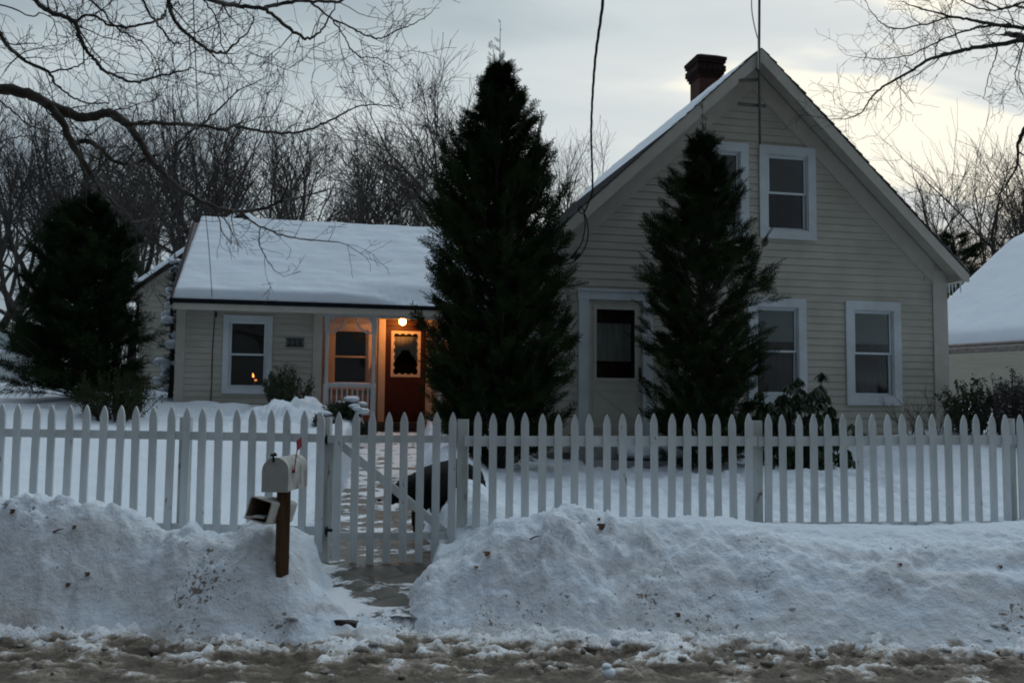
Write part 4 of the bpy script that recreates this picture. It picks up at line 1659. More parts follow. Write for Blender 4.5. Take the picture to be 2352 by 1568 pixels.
def catmull(P, n=8):
    P = np.asarray(P, float)
    P = np.concatenate([[2 * P[0] - P[1]], P, [2 * P[-1] - P[-2]]])
    out = []
    for a, b, c_, d in zip(P[:-3], P[1:-2], P[2:-1], P[3:]):
        for t_ in np.arange(n) / n:
            out.append(0.5 * ((2 * b) + (-a + c_) * t_ + (2 * a - 5 * b + 4 * c_ - d) * t_ ** 2 + (-a + 3 * b - 3 * c_ + d) * t_ ** 3))
    out.append(P[-2])
    return np.array(out)


# twisted service cable
sc_ = empty('service_cable', loc(-3.12, -0.4, 4.78), 0)
tag(sc_, 'thick black twisted power cable dropping to the main gable', 'cable')
org = np.array(sc_.location)
top = at(1388, -260, 3.0)
main = np.array([at(1341, 489, 13.62), at(1352, 465, 13.6), at(1361, 430, 13.4), at(1358, 300, 11.6), at(1366, 150, 9.6), at(1384, 10, 7.8), at(1392, -120, 6.6), at(1398, -500, 4.6), at(1404, -1500, 2.6)])
mc = catmull(main, 24)
ss = np.concatenate([[0], np.cumsum(np.linalg.norm(np.diff(mc, axis=0), axis=1))])
c = MB()
for ph in (0, 2.1, 4.2):
    a = ss * 2 * np.pi / 1.3 + ph
    c.tube(mc + 0.0075 * np.stack([np.cos(a), np.sin(a) * 0.6, np.sin(a) * 0.3], -1) - org, 0.0078, 6)
c.build('cable', M['rubber'], sc_)
c = MB()
for pts in ([(1341, 489), (1346, 500), (1351, 530), (1347, 560), (1330, 590), (1308, 605), (1285, 606), (1272, 590), (1266, 560)],
            [(1341, 489), (1344, 520), (1335, 560), (1318, 582), (1300, 600), (1280, 600), (1268, 575)]):
    c.tube(catmull([np.array(at(x_, y_, 14.0 + 0.0 * k)) - org for k, (x_, y_) in enumerate(pts)], 6), 0.010, 6)
ring = [(1341, 489), (1335, 490), (1329, 484), (1331, 474), (1337, 476), (1341, 486)]
c.tube(catmull([np.array(at(x_, y_, 13.66)) - org for x_, y_ in ring], 5), 0.008, 6)
c.build('drip_loop', M['rubber'], sc_)
for (x_, y_) in ((1319, 586), (1326, 590)):
    c = MB()
    p, q = np.array(at(x_ - 7, y_ + 9, 13.98)) - org, np.array(at(x_ + 6, y_ - 9, 13.98)) - org
    c.tube([p, p * 0.7 + q * 0.3, p * 0.3 + q * 0.7, q], [0.012, 0.026, 0.026, 0.012], 8)
    c.build('splice', M['rubber'], sc_)

# thin wire at the wing
wr = empty('phone_wire', loc(-8.9, WV - 0.05, 3.33), 0)
tag(wr, 'thin wire crossing the wing roof and running down its clapboard wall', 'cable')
org = np.array(wr.location)
c = MB()
e_ = loc(-8.93, WV - 0.34, 3.60)
main = np.array([e_, at(479, 560, 16.4), at(463, 400, 14.2), at(452, 200, 11.6), at(444, 0, 9.4), at(438, -200, 7.8), at(428, -900, 5.0)])
c.tube(catmull(main - org, 10), 0.0065, 5)
a_ = [loc(-8.93, WV - 0.34, 3.60), loc(-8.91, WV - 0.12, 3.42), loc(-8.90, WV - 0.05, 3.30), loc(-8.925, WV - 0.03, 2.6), loc(-8.92, WV - 0.03, 2.0), loc(-8.94, WV - 0.03, 1.3)]
c.tube(catmull([p - org for p in a_], 6), 0.008, 5)
c.build('wire', M['rubber'], wr)
c = MB()
c.tube([np.array(loc(-8.885, WV - 0.045, 3.36)) - org, np.array(loc(-8.885, WV - 0.045, 3.26)) - org], 0.022, 8)
c.build('insulator', M['black'], wr)

# icicles under the right eave corner
rg = np.random.RandomState(11)
ice = [('longest', 2177, 0.42), ('second longest', 2181, 0.30), ('short', 2186, 0.16), ('stubby', 2192, 0.10), ('slim', 2197, 0.19), ('middle', 2203, 0.22), ('thin', 2209, 0.13), ('outermost', 2218, 0.20)]
icl = ['longest icicle of the row, closest to the corner board', 'long icicle beside the longest one under the eave', 'short icicle right after the two long ones under the eave',
       'stubby icicle near the middle of the row under the eave', 'slim icicle just before the widest gap of the row under the eave', 'medium icicle past the middle of the row under the eave',
       'short thin icicle second from the eave tip', 'lone icicle nearest the tip of the eave']
for k, (nm, x_, ln) in enumerate(ice):
    v_ = interp(x_, [2170, 2228], [0.50, -0.30])
    p = loc(3.86, float(v_), 3.825)
    c = MB()
    zz = np.linspace(0, -ln, 8)
    rr = 0.016 * (1 - np.linspace(0, 1, 8)) ** 0.8 + 0.0015
    c.tube(np.stack([0.004 * np.sin(zz * 30), 0 * zz, zz], -1), rr * (1 + 0.2 * rg.uniform(-1, 1, 8)), 7)
    o = c.build('icicle', M['icicle'], None, True, p)
    tag(o, icl[k], 'icicle', 'icicles under the eave')

# ================================================================== neighbouring buildings
# gabled outbuilding behind the wing
shed = empty('outbuilding', HO, TH)
tag(shed, 'cream gabled outbuilding behind the low wing, half hidden by evergreens', 'building')
SV = 9.8
FIT = 'shed'
sa, sz, sp_ = -8.66, 6.33, 0.80
sl0 = -10.98


def shed_clip(z):
    h = (sz - 0.1 - z) / sp_
    return sa - h, sa + h


siding(sl0, -6.3, 1.6, sz - 0.15, 0.13, [], front_map(SV), shed_clip).build('siding_wall', M['siding'], shed)
siding(SV, SV + 6, 1.6, 4.5, 0.13, [], left_map(sl0)).build('siding_wall', M['siding'], shed)
sr = empty('roof')
sr.parent = shed
for sg in (-1, 1):
    c = MB()
    rn = 2.62
    e = (sa + sg * rn, sz - sp_ * rn)
    pp = [(sa, sz), e, (e[0], e[1] - 0.09), (sa, sz - 0.09)]
    c.prism([(p[0], SV - 0.22, p[1]) for p in pp], [(p[0], SV + 6.2, p[1]) for p in pp])
    c.build('roof_slab', M['roofedge'], sr)
    c = MB()
    q = [(sa, sz - 0.092), (e[0], e[1] - 0.092), (e[0], e[1] - 0.24), (sa, sz - 0.24)]
    c.prism([(p[0], SV - 0.05, p[1]) for p in q], [(p[0], SV - 0.021, p[1]) for p in q])
    c.build('rake_board', M['cream'], sr)
for sg in (-1, 1):
    rn = 2.60
    e = (sa + sg * rn, sz - sp_ * rn + 0.012)
    f = lambda U, Vv, B: 0.13 * edge(U, 0.02) * edge(1 - U, 0.02) * edge(Vv, 0.05) * (1 + 0.2 * fbm(U * 6, Vv * 8, 3)) - 0.004
    if sg < 0:
        roof_snow('roof_snow', (e[0], SV + 6.1, e[1]), (e[0], SV - 0.24, e[1]), (sa, SV + 6.1, sz + 0.012), (sa, SV - 0.24, sz + 0.012), 60, 50, f, 'snow edge on the sloping roof of the gabled outbuilding')
    else:
        roof_snow('roof_snow', (e[0], SV - 0.24, e[1]), (e[0], SV + 6.1, e[1]), (sa, SV - 0.24, sz + 0.012), (sa, SV + 6.1, sz + 0.012), 60, 50, f, 'snow on the far slope of the gabled outbuilding roof')

FIT = None
# garage on the right
gE = np.array([11.07, 26.34, 0.0])
ga = rad(60)
gar = empty('garage', gE, -ga)     # local x runs along the eave towards the camera, local y up the slope
tag(gar, 'cream garage with a broad snow-covered roof right of the house', 'garage')
gz, gp, gr = 3.24, 0.65, 6.3
siding(0.25, 9.0, 0.6, gz - 0.03, 0.12, [], front_map(0.35)).build('siding_wall', M['siding_pale'], gar)
siding(0.35, 12.2, 0.6, 7.2, 0.12, [], left_map(0.25), lambda z: (0.35 + max(0, (z - gz + 0.1)) / gp, 12.2 - max(0, (z - gz + 0.1)) / gp)).build('siding_wall', M['siding_pale'], gar)
groof = empty('roof')
groof.parent = gar
c = MB()
pp = [(-0.02, gz), (gr, gz + gp * gr), (2 * gr, gz), (2 * gr, gz - 0.1), (gr, gz + gp * gr - 0.1), (-0.02, gz - 0.1)]
c.prism([(0.0, p[0], p[1]) for p in pp], [(9.2, p[0], p[1]) for p in pp])
c.build('roof_slab', M['shingle_grey'], groof)
c = MB()
rg = np.random.RandomState(5)
for k in range(60):     # uncovered shingle tabs along the eave
    x0 = k * 0.155
    for r_ in range(2):
        y0 = r_ * 0.16
        c.box((x0 + r_ * 0.07, y0 - 0.02, gz + gp * y0 + 0.004 + r_ * 0.01), (x0 + 0.148 + r_ * 0.07, y0 + 0.15, gz + gp * y0 + 0.03 + rg.uniform(0, 0.012)))
c.build('shingles', M['shingle_grey'], groof)
c = MB()
c.box((0.0, -0.015, gz - 0.12), (9.2, 0.33, gz - 0.102))
c.build('soffit', M['siding_pale'], groof)
uu = np.linspace(0, 1, 120)
vv_ = np.linspace(0, 1, 60)
Ug, Vg = np.meshgrid(uu, vv_)
Bx, By = Ug * 9.2 - 0.02, 0.27 + Vg * (gr - 0.0)
By = 0.27 + Vg * 7.9
Bz = np.where(By < gr, gz + gp * By, gz + gp * (2 * gr - By))
Bz = Bz - 0.16 * np.exp(-((By - gr) / 0.45) ** 2)
hh = 0.24 * edge(Ug, 0.02) * edge(Vg, 0.04) * (1 + 0.08 * fbm(Ug * 6, Vg * 4, 3)) + 0.015 * fbm(Ug * 14, Vg * 12, 3) - 0.002
Vx = np.stack([Bx, By, Bz + hh], -1).reshape(-1, 3)
i = np.arange(59)[:, None] * 120 + np.arange(119)[None]
o = link('roof_snow', new_mesh('roof_snow', Vx, [np.stack([i, i + 1, i + 121, i + 120], -1).reshape(-1, 4)]), M['snow'], None, True, gE)
o.rotation_euler = (0, 0, -ga)
tag(o, 'deep unbroken snow slope on the garage roof', 'snow', kind='stuff')

# distant slatted fence and dark car at the far left
ff = empty('slat_fence', at(0, 880, 27.0), 0)
tag(ff, 'white slatted fence capped with snow far off beyond the pine', 'fence')
org = np.array(ff.location)
fa, fbp = at(-160, 815, 27.5), at(72, 806, 26.0)
zb = G(fa[0], 27.0) - 0.15
c = MB()
nsl = 52
for k in range(nsl):
    t_ = k / (nsl - 1)
    p = fa * (1 - t_) + fbp * t_
    c.box((p[0] - 0.022 - org[0], p[1] - org[1], zb - org[2]), (p[0] + 0.022 - org[0], p[1] + 0.02 - org[1], p[2] - org[2]))
for zz in (0.25, 0.72):
    z0 = zb + (fa[2] - zb) * zz
    c.obox(((fa + fbp) / 2 * np.array([1, 1, 0]) + np.array([0, 0.045, z0]) - org), (fbp - fa) / 2 * np.array([1, 1, 0]), (0, 0.02, 0), (0, 0, 0.045))
c.build('slat_panel', M['picket'], ff)
for t_ in (0.36, 0.8, 1.0):
    p = fa * (1 - t_) + fbp * t_
    c = MB()
    c.box((p[0] - 0.06 - org[0], p[1] - 0.03 - org[1], zb - org[2]), (p[0] + 0.06 - org[0], p[1] + 0.09 - org[1], p[2] + 0.05 - org[2]))
    c.build('post', M['picket'], ff)
c = MB()
c.tube([fa - org + np.array([0, 0.02, 0.02]), (fa + fbp) / 2 - org + np.array([0, 0.02, 0.035]), fbp - org + np.array([0, 0.02, 0.02])], 0.06, 8)
o = c.build('fence_snow', M['snow'], None, True, org)
tag(o, 'snow lying along the top of the distant slatted fence', 'snow', kind='stuff')

cb = at(20, 850, 31.0)
cb[2] = G(cb[0], 31.0)
car = empty('parked_car', (cb[0] - 1.5, 31.0, cb[2]), 0)
tag(car, 'dark car with windows coloured pale like reflected sky parked beyond the far left fence', 'car')
sx = 0.98
cz0 = at(20, 805, 31.0)[2] - cb[2]
roofz = cz0 + 0.66
prof_ = [(-2.2, 0.35), (-2.2, cz0 - 0.1), (-1.1, cz0), (-0.6, roofz), (1.5, roofz), (2.05, roofz - 0.18), (2.2, cz0), (2.25, 0.6), (2.2, 0.35)]
c = MB()
c.prism([(p[0], -0.85, p[1]) for p in prof_], [(p[0], 0.85, p[1]) for p in prof_])
c.build('body', M['car'], car)
for (x0, x1, x2, x3) in ((-0.85, -0.45, 0.42, 0.42), (0.52, 0.52, 1.42, 1.42), (1.55, 1.55, 1.88, 2.05)):
    c = MB()
    zt = roofz - 0.07
    c.prism([(x0, -0.862, cz0 + 0.03), (x3, -0.862, cz0 + 0.03), (x2, -0.862, zt - (0.1 if x2 > 1.8 else 0)), (x1, -0.862, zt)],
            [(x0, -0.84, cz0 + 0.03), (x3, -0.84, cz0 + 0.03), (x2, -0.84, zt - (0.1 if x2 > 1.8 else 0)), (x1, -0.84, zt)])
    c.build('window', M['carglass'], car)
for x0 in (-1.4, 1.4):
    c = MB()
    c.tube([(x0, -0.87, 0.33), (x0, -0.65, 0.33)], 0.33, 18)
    c.build('wheel', M['tyre'], car)

# ================================================================== picket fence, gate
rgf = np.random.RandomState(21)


def fence_y(x):
    return interp(x, [-9, -4.4, -1.55, -0.3, 4.6, 9], [8.2, 7.9, 7.62, 7.66, 8.38, 9.1])


def picket_shape(mb, x, y, z0, z1, wd, yaw, lean=0.0, m=0, th=0.020):
    """pointed board, facing the road"""
    hw = wd / 2
    prof = [(-hw, z0), (hw, z0), (hw, z1 - 0.092), (hw * 0.74, z1 - 0.050), (hw * 0.30, z1 - 0.014), (0.0, z1), (-hw * 0.30, z1 - 0.014), (-hw * 0.74, z1 - 0.050), (-hw, z1 - 0.092)]
    c_, s_ = math.cos(yaw), math.sin(yaw)
    P, Q = [], []
    for (a, z) in prof:
        xx = a + lean * (z - z0)
        P.append((x + xx * c_, y + xx * s_ - 0.0, z))
        Q.append((x + xx * c_ - th * s_, y + xx * s_ + th * c_, z))
    mb.prism(P, Q, m)


def rail_box(mb, xa, xb, za, zb, h, off, th=0.036):
    pa = np.array([xa, fence_y(xa), za])
    pb = np.array([xb, fence_y(xb), zb])
    d = (pb - pa) * np.array([1, 1, 0])
    d /= np.linalg.norm(d)
    n = np.array([-d[1], d[0], 0])
    mb.obox((pa + pb) / 2 + n * (off + th / 2), (pb - pa) / 2, n * th / 2, (0, 0, h / 2))


def px_to_x(px, py=1000):
    y = 7.9
    for _ in range(8):
        x = at(px, py, y)[0]
        y = float(fence_y(x))
    return x, y


def fence_section(label, pxs, posts_, rails, wd=0.064):
    x0, y0 = px_to_x(pxs[0])
    f = empty('picket_fence', (x0, y0, 0.45), 0)
    tag(f, label, 'fence')
    org = np.array(f.location)
    for px in pxs:
        x, y = px_to_x(px)
        b = MB()
        dy = float(fence_y(x + 0.05) - fence_y(x - 0.05)) / 0.1
        zt = at(px, interp(px, [0, 400, 740, 1050, 1350, 1750, 2350], [927, 934, 944, 945, 950, 950, 952.5]), y)[2]
        picket_shape(b, x - org[0], y - org[1], 0.40 - org[2] + rgf.uniform(-0.01, 0.01), zt - org[2] + rgf.uniform(-0.006, 0.006), wd * rgf.uniform(0.97, 1.03), math.atan(dy) + rgf.uniform(-0.05, 0.05), rgf.uniform(-0.011, 0.011))
        b.build('picket', M['picket'], f)
    for (pa, pb, ya, yb, h) in rails:
        xa, y1 = px_to_x(pa, ya)
        xb, y2 = px_to_x(pb, yb)
        b = MB()
        za, zb = at(pa, ya, y1)[2], at(pb, yb, y2)[2]
        rail_box(b, xa, xb, za, zb, h, 0.022)
        b.V = [v - org for v in b.V]
        b.build('rail', M['picket'], f)
    for (px, wpx, py, flat) in posts_:
        x, y = px_to_x(px)
        zt = at(px, py, y)[2]
        hw = wpx * y / 2100 / 2
        b = MB()
        z0 = 0.1
        q = 0.059
        b.box((x - hw - org[0], y + q - org[1], z0 - org[2]), (x + hw - org[0], y + q + 0.09 - org[1], zt - (0 if flat else 0.07) - org[2]))
        if not flat:
            b.prism([(x - hw - org[0], y + q - org[1], zt - 0.07 - org[2]), (x + hw - org[0], y + q - org[1], zt - 0.07 - org[2]), (x + hw - org[0], y + q + 0.09 - org[1], zt - 0.07 - org[2]), (x - hw - org[0], y + q + 0.09 - org[1], zt - 0.07 - org[2])],
                    [(x - hw * 0.55 - org[0], y + q - org[1], zt - org[2]), (x + hw - org[0], y + q - org[1], zt - org[2]), (x + hw - org[0], y + q + 0.09 - org[1], zt - org[2]), (x - hw * 0.55 - org[0], y + q + 0.09 - org[1], zt - org[2])])
        b.build('post', M['picket_dirty'], f)
    return f


fence_section('white picket fence run behind the mailbox, left of the gate',
              [-76, -38, 1, 38, 79, 117, 156, 195, 234, 273, 312, 351, 390, 426, 464, 503, 542, 580, 619, 658, 697, 736],
              [(417, 22, 958, True), (744, 22, 958, True)],
              [(-90, 417, 992, 1000, 0.070), (417, 742, 1000, 1006, 0.070), (-90, 417, 1206, 1212, 0.070), (417, 742, 1212, 1220, 0.070)])
fence_section('long white picket fence run in front of the gabled house, right of the gate',
              [1095, 1133, 1171, 1208, 1246, 1283, 1320, 1357, 1395, 1432, 1468, 1505, 1542, 1578, 1614, 1650, 1685, 1720, 1764, 1800, 1835, 1870, 1905, 1939, 1974, 2008, 2043, 2077, 2111, 2146, 2179, 2213, 2246, 2280, 2312, 2346, 2379, 2411],
              [(1062, 25, 963, True), (1742, 27, 966, False), (2330, 20, 961, False)],
              [(1068, 1742, 1013, 1013, 0.083), (1744, 2330, 1014, 1010, 0.083), (2332, 2420, 1010, 1010, 0.083), (1068, 1742, 1219, 1212, 0.083), (1744, 2420, 1211, 1207, 0.083)])
# gate
gx0, gy0_ = px_to_x(758)
gate = empty('gate', (gx0, gy0_, 0.32), 0)
tag(gate, 'white picket garden gate with a diagonal brace, closed across the path', 'gate')
org = np.array(gate.location)
for px, yb in zip([778, 817, 855, 892.5, 929, 966, 1003, 1039.5], [1287, 1291, 1295, 1290, 1289, 1290, 1291, 1282]):
    x, y = px_to_x(px)
    b = MB()
    picket_shape(b, x - org[0], y - org[1] - 0.012, at(px, yb, y)[2] - org[2], at(px, 945.5, y)[2] - org[2], 0.064 * rgf.uniform(0.97, 1.03), rgf.uniform(-0.03, 0.03), rgf.uniform(-0.004, 0.004))
    b.build('picket', M['picket'], gate)
for (ya, yb, h) in ((1008, 1008, 0.062), (1230, 1231, 0.055)):
    xa, y1 = px_to_x(752, ya)
    xb, y2 = px_to_x(1036, yb)
    b = MB()
    rail_box(b, xa, xb, at(752, ya, y1)[2], at(1036, yb, y2)[2], h, 0.010, 0.030)
    b.V = [v - org for v in b.V]
    b.build('rail', M['picket'], gate)
b = MB()
xa, y1 = px_to_x(780, 1020)
xb, y2 = px_to_x(1026, 1226)
pa, pb = at(780, 1018, y1 + 0.07), at(1024, 1222, y2 + 0.07)
d = (pb - pa) / np.linalg.norm(pb - pa)
up = np.cross(d, np.array([0, 1.0, 0]))
up /= np.linalg.norm(up)
b.obox((pa + pb) / 2 - org, (pb - pa) / 2, (0, 0.013, 0), up * 0.033)
b.build('brace', M['picket'], gate)
b = MB()
x, y = px_to_x(758)
b.box((x - 0.02 - org[0], y + 0.042 - org[1], at(758, 1226, y)[2] - org[2]), (x + 0.025 - org[0], y + 0.075 - org[1], at(758, 1010, y)[2] - org[2]))
b.build('hinge_stile', M['picket_dirty'], gate)
for yy in (1010, 1222):
    b = MB()
    p = at(752, yy, y) - org
    b.box((p[0] - 0.03, 0.040, p[2] - 0.025), (p[0] + 0.05, 0.0415 + 0.001, p[2] + 0.025))
    b.tube([(p[0] - 0.012, 0.035, p[2] - 0.04), (p[0] - 0.012, 0.035, p[2] + 0.04)], 0.008, 6)
    b.build('hinge', M['black'], gate)

# ================================================================== mailbox and newspaper box
my = 6.55
pt = at(652, 1126, my)
pb_ = at(650, 1320, my)
mz0 = pb_[2]
mb_ = empty('mailbox', (pt[0], my, mz0), rad(-3))
tag(mb_, 'white round-topped mailbox with a raised red flag on a brown wooden post', 'mailbox')
hpost = pt[2] - mz0
c = MB()
a_ = rad(24)
ca, sa_ = math.cos(a_) * 0.043, math.sin(a_) * 0.043
c.prism([(ca - sa_, ca + sa_, -0.8), (-ca - sa_, ca - sa_, -0.8), (-ca + sa_, -ca - sa_, -0.8), (ca + sa_, -ca + sa_, -0.8)],
        [(ca - sa_, ca + sa_, hpost), (-ca - sa_, ca - sa_, hpost), (-ca + sa_, -ca - sa_, hpost), (ca + sa_, -ca + sa_, hpost)])
c.build('post', M['post_wood'], mb_)
bw, bh, bl = 0.088, 0.235, 0.47
cx0 = -0.030


def arch(hw, h0, n=14):
    pts = [(-hw, 0.0)]
    for t_ in np.linspace(math.pi, 0, n):
        pts.append((hw * math.cos(t_), h0 - hw + hw * math.sin(t_)))
    pts.append((hw, 0.0))
    return pts


pr = arch(bw, bh)
yaw = rad(4)


def bx(p, yy):
    return (cx0 + p[0] * math.cos(yaw) + yy * math.sin(yaw) * 0.2, -0.10 + yy + p[0] * math.sin(yaw) * 0.3, hpost + 0.002 + p[1])


c = MB()
c.prism([bx(p, 0.0) for p in pr], [bx(p, bl) for p in pr])
c.build('box', M['mailbox_rust'], mb_, False)
c = MB()
pr2 = arch(bw + 0.006, bh + 0.006)
c.prism([bx((p[0], p[1] - 0.004), -0.016) for p in pr2], [bx((p[0], p[1] - 0.004), -0.001) for p in pr2])
c.build('door', M['mailbox'], mb_)
c = MB()
c.tube([bx((-0.012, bh - 0.03), -0.02), bx((-0.012, bh + 0.022), -0.028), bx((-0.006, bh + 0.032), -0.012)], 0.008, 6)
c.box(bx((-0.032, bh + 0.010), -0.03), bx((0.008, bh + 0.028), -0.01))
c.build('latch', M['black'], mb_)
c = MB()
c.tube([bx((bw + 0.010, 0.135), 0.10), bx((bw + 0.010, 0.285), 0.16)], 0.0045, 6)
c.obox(bx((bw + 0.012, 0.325), 0.20), (0.0025, 0, 0), (0, 0.058, 0.012), (0, -0.008, 0.036))
c.tube([bx((bw + 0.0, 0.135), 0.10), bx((bw + 0.016, 0.135), 0.10)], 0.014, 8)
c.build('flag', M['flag'], mb_)

nb_ = at(594, 1171, 6.42)
npx = empty('newspaper_box', nb_, rad(-12))
tag(npx, 'tilted open off-white newspaper box hanging beside the mailbox post', 'box')
npx.rotation_euler = (0, rad(16), rad(-3))
hx, hz, ln, th = 0.083, 0.083, 0.30, 0.006


def rsq(h_, r, n=4):
    pts = []
    for (sx_, sz_, a0_) in ((1, 1, 0), (-1, 1, 90), (-1, -1, 180), (1, -1, 270)):
        for k in range(n + 1):
            t_ = rad(a0_ + 90 * k / n)
            pts.append((sx_ * (h_ - r) + r * math.cos(t_), sz_ * (h_ - r) + r * math.sin(t_)))
    return pts


po, pi_ = rsq(hx, 0.02), rsq(hx - 0.010, 0.015)
m_ = len(po)
drift = 0.10
V = [(p[0], 0, p[1]) for p in po] + [(p[0] * 0.92 + drift, ln, p[1] * 0.92) for p in po] + [(p[0], 0, p[1]) for p in pi_] + [(p[0] * 0.9 + drift * 0.9, ln - 0.02, p[1] * 0.9) for p in pi_]
c = MB()
c.raw(V, [(k, (k + 1) % m_, m_ + (k + 1) % m_, m_ + k) for k in range(m_)] + [(k, 2 * m_ + k, 2 * m_ + (k + 1) % m_, (k + 1) % m_) for k in range(m_)])
c.raw(V[m_:2 * m_], [list(range(m_))])
c.raw(V, [(2 * m_ + (k + 1) % m_, 2 * m_ + k, 3 * m_ + k, 3 * m_ + (k + 1) % m_) for k in range(m_)], 1)
c.raw(V[3 * m_:], [list(range(m_))], 1)
c.build('box', [M['tubewhite'], M['tubein']], npx)
c = MB()
rg = np.random.RandomState(8)
for (xx, yy, zz, l_) in ((0.02, 0.04, -0.045, 0.03), (-0.01, 0.03, -0.05, 0.016), (-0.055, 0.02, -0.068, 0.02)):
    c.obox((xx, yy, zz), (l_, 0.01, 0.004), (0.002, 0.03, 0.002), (0.0, 0, 0.007))
c.build('paper_scrap', M['paper'], npx)
c = MB()
c.tube([(0.07, 0.12, -0.03), (0.13, 0.14, -0.02)], 0.012, 6)
c.build('bracket', M['black'], npx)

# ================================================================== the dog
def skin_body(name, pts, edges, radii, mats, parent=None, sub=2):
    me = bpy.data.meshes.new(name)
    me.from_pydata([tuple(p) for p in pts], edges, [])
    o = bpy.data.objects.new(name, me)
    COL.objects.link(o)
    sk = o.modifiers.new('skin', 'SKIN')
    sk.use_smooth_shade = True
    for k, r in enumerate(radii):
        v = me.skin_vertices[0].data[k]
        v.radius = (r, r) if np.isscalar(r) else r
        v.use_root = (k == 0)
    sb = o.modifiers.new('sub', 'SUBSURF')
    sb.levels = sub
    sb.render_levels = sub
    dg = bpy.context.evaluated_depsgraph_get()
    m2 = bpy.data.meshes.new_from_object(o.evaluated_get(dg))
    bpy.data.objects.remove(o)
    m2.name = name
    return link(name, m2, mats, parent, True)


DY = 8.48
dz = float(path_z(DY)) + 0.02
dogp = [
    (-0.40, 8.92, dz + 0.60),    # 0 pelvis
    (-0.50, 8.80, dz + 0.57),    # 1 loin
    (-0.61, 8.66, dz + 0.53),    # 2 ribs
    (-0.72, 8.52, dz + 0.49),    # 3 chest
    (-0.82, 8.43, dz + 0.49),    # 4 neck base
    (-0.90, 8.37, dz + 0.48),    # 5 neck
    (-0.98, 8.32, dz + 0.455),   # 6 skull
    (-1.055, 8.28, dz + 0.405),  # 7 stop
    (-1.125, 8.245, dz + 0.370), # 8 muzzle tip
    (-0.83, 8.45, dz + 0.33), (-0.85, 8.44, dz + 0.16), (-0.845, 8.43, dz + 0.05), (-0.875, 8.415, dz + 0.015),
    (-0.64, 8.46, dz + 0.33), (-0.655, 8.45, dz + 0.16), (-0.65, 8.44, dz + 0.05), (-0.68, 8.425, dz + 0.015),
    (-0.52, 8.95, dz + 0.42), (-0.60, 8.86, dz + 0.27), (-0.54, 8.92, dz + 0.15), (-0.59, 8.88, dz + 0.03),
    (-0.32, 8.90, dz + 0.42), (-0.40, 8.80, dz + 0.27), (-0.34, 8.88, dz + 0.16), (-0.39, 8.84, dz + 0.05),
    (-0.32, 9.00, dz + 0.58), (-0.27, 9.05, dz + 0.46), (-0.26, 9.07, dz + 0.32),
]
doge = [(0, 1), (1, 2), (2, 3), (3, 4), (4, 5), (5, 6), (6, 7), (7, 8), (3, 9), (9, 10), (10, 11), (11, 12), (3, 13), (13, 14), (14, 15), (15, 16),
        (0, 17), (17, 18), (18, 19), (19, 20), (0, 21), (21, 22), (22, 23), (23, 24), (0, 25), (25, 26), (26, 27)]
dogr = [0.160, 0.170, 0.190, 0.190, 0.150, 0.125, 0.108, 0.070, 0.052, 0.085, 0.052, 0.040, 0.042, 0.085, 0.052, 0.040, 0.042,
        0.085, 0.055, 0.030, 0.032, 0.085, 0.055, 0.030, 0.032, 0.040, 0.034, 0.022]
dog = empty('dog', (-0.7, DY, dz), 0)
tag(dog, 'large black dog with lowered head standing on the path behind the gate', 'dog')
dorg = np.array(dog.location)
body = skin_body('body', [np.array(p) - dorg for p in dogp], doge, dogr, M['fur'], dog, 3)
co_ = np.empty(len(body.data.vertices) * 3)
no_ = np.empty(len(body.data.vertices) * 3)
body.data.vertices.foreach_get('co', co_)
body.data.vertices.foreach_get('normal', no_)
co_, no_ = co_.reshape(-1, 3), no_.reshape(-1, 3)
fur_ = 0.010 * fbm(co_[:, 0] * 26 + 5 * co_[:, 1], co_[:, 2] * 16 + 9 * co_[:, 1], 3, 0.6)
co_ = co_ + no_ * fur_[:, None]
body.data.vertices.foreach_set('co', co_.ravel())
body.data.update()
for sg in (-1, 1):
    c = MB()
    p = np.array([-0.95 - sg * 0.045, 8.33 + sg * 0.085, dz + 0.50]) - dorg
    c.prism([p + np.array([-0.03, 0, 0.0]), p + np.array([0.035, 0, 0.005]), p + np.array([0.02, sg * 0.02, -0.10]), p + np.array([-0.025, sg * 0.02, -0.09])],
            [p + np.array([-0.03, sg * 0.014, 0.0]), p + np.array([0.035, sg * 0.014, 0.005]), p + np.array([0.02, sg * 0.032, -0.10]), p + np.array([-0.025, sg * 0.032, -0.09])])
    c.build('ear', M['fur'], dog)
    c = MB()
    c.ball(np.array([-1.035 - sg * 0.03, 8.275 + sg * 0.045, dz + 0.465]) - dorg, 0.011, 8, 6)
    c.build('eye', M['fur_tan'], dog)
c = MB()
c.ball(np.array([-1.17, 8.222, dz + 0.382]) - dorg, (0.018, 0.02, 0.015), 8, 6)
c.build('nose', M['fur_tan'], dog)

# ================================================================== trees
def norm(v):
    return v / (np.linalg.norm(v) + 1e-12)


def perp_dir(rng, d, ang):
    r = rng.normal(size=3)
    r -= d * np.dot(r, d)
    r = norm(r)
    return norm(d * math.cos(ang) + r * math.sin(ang))


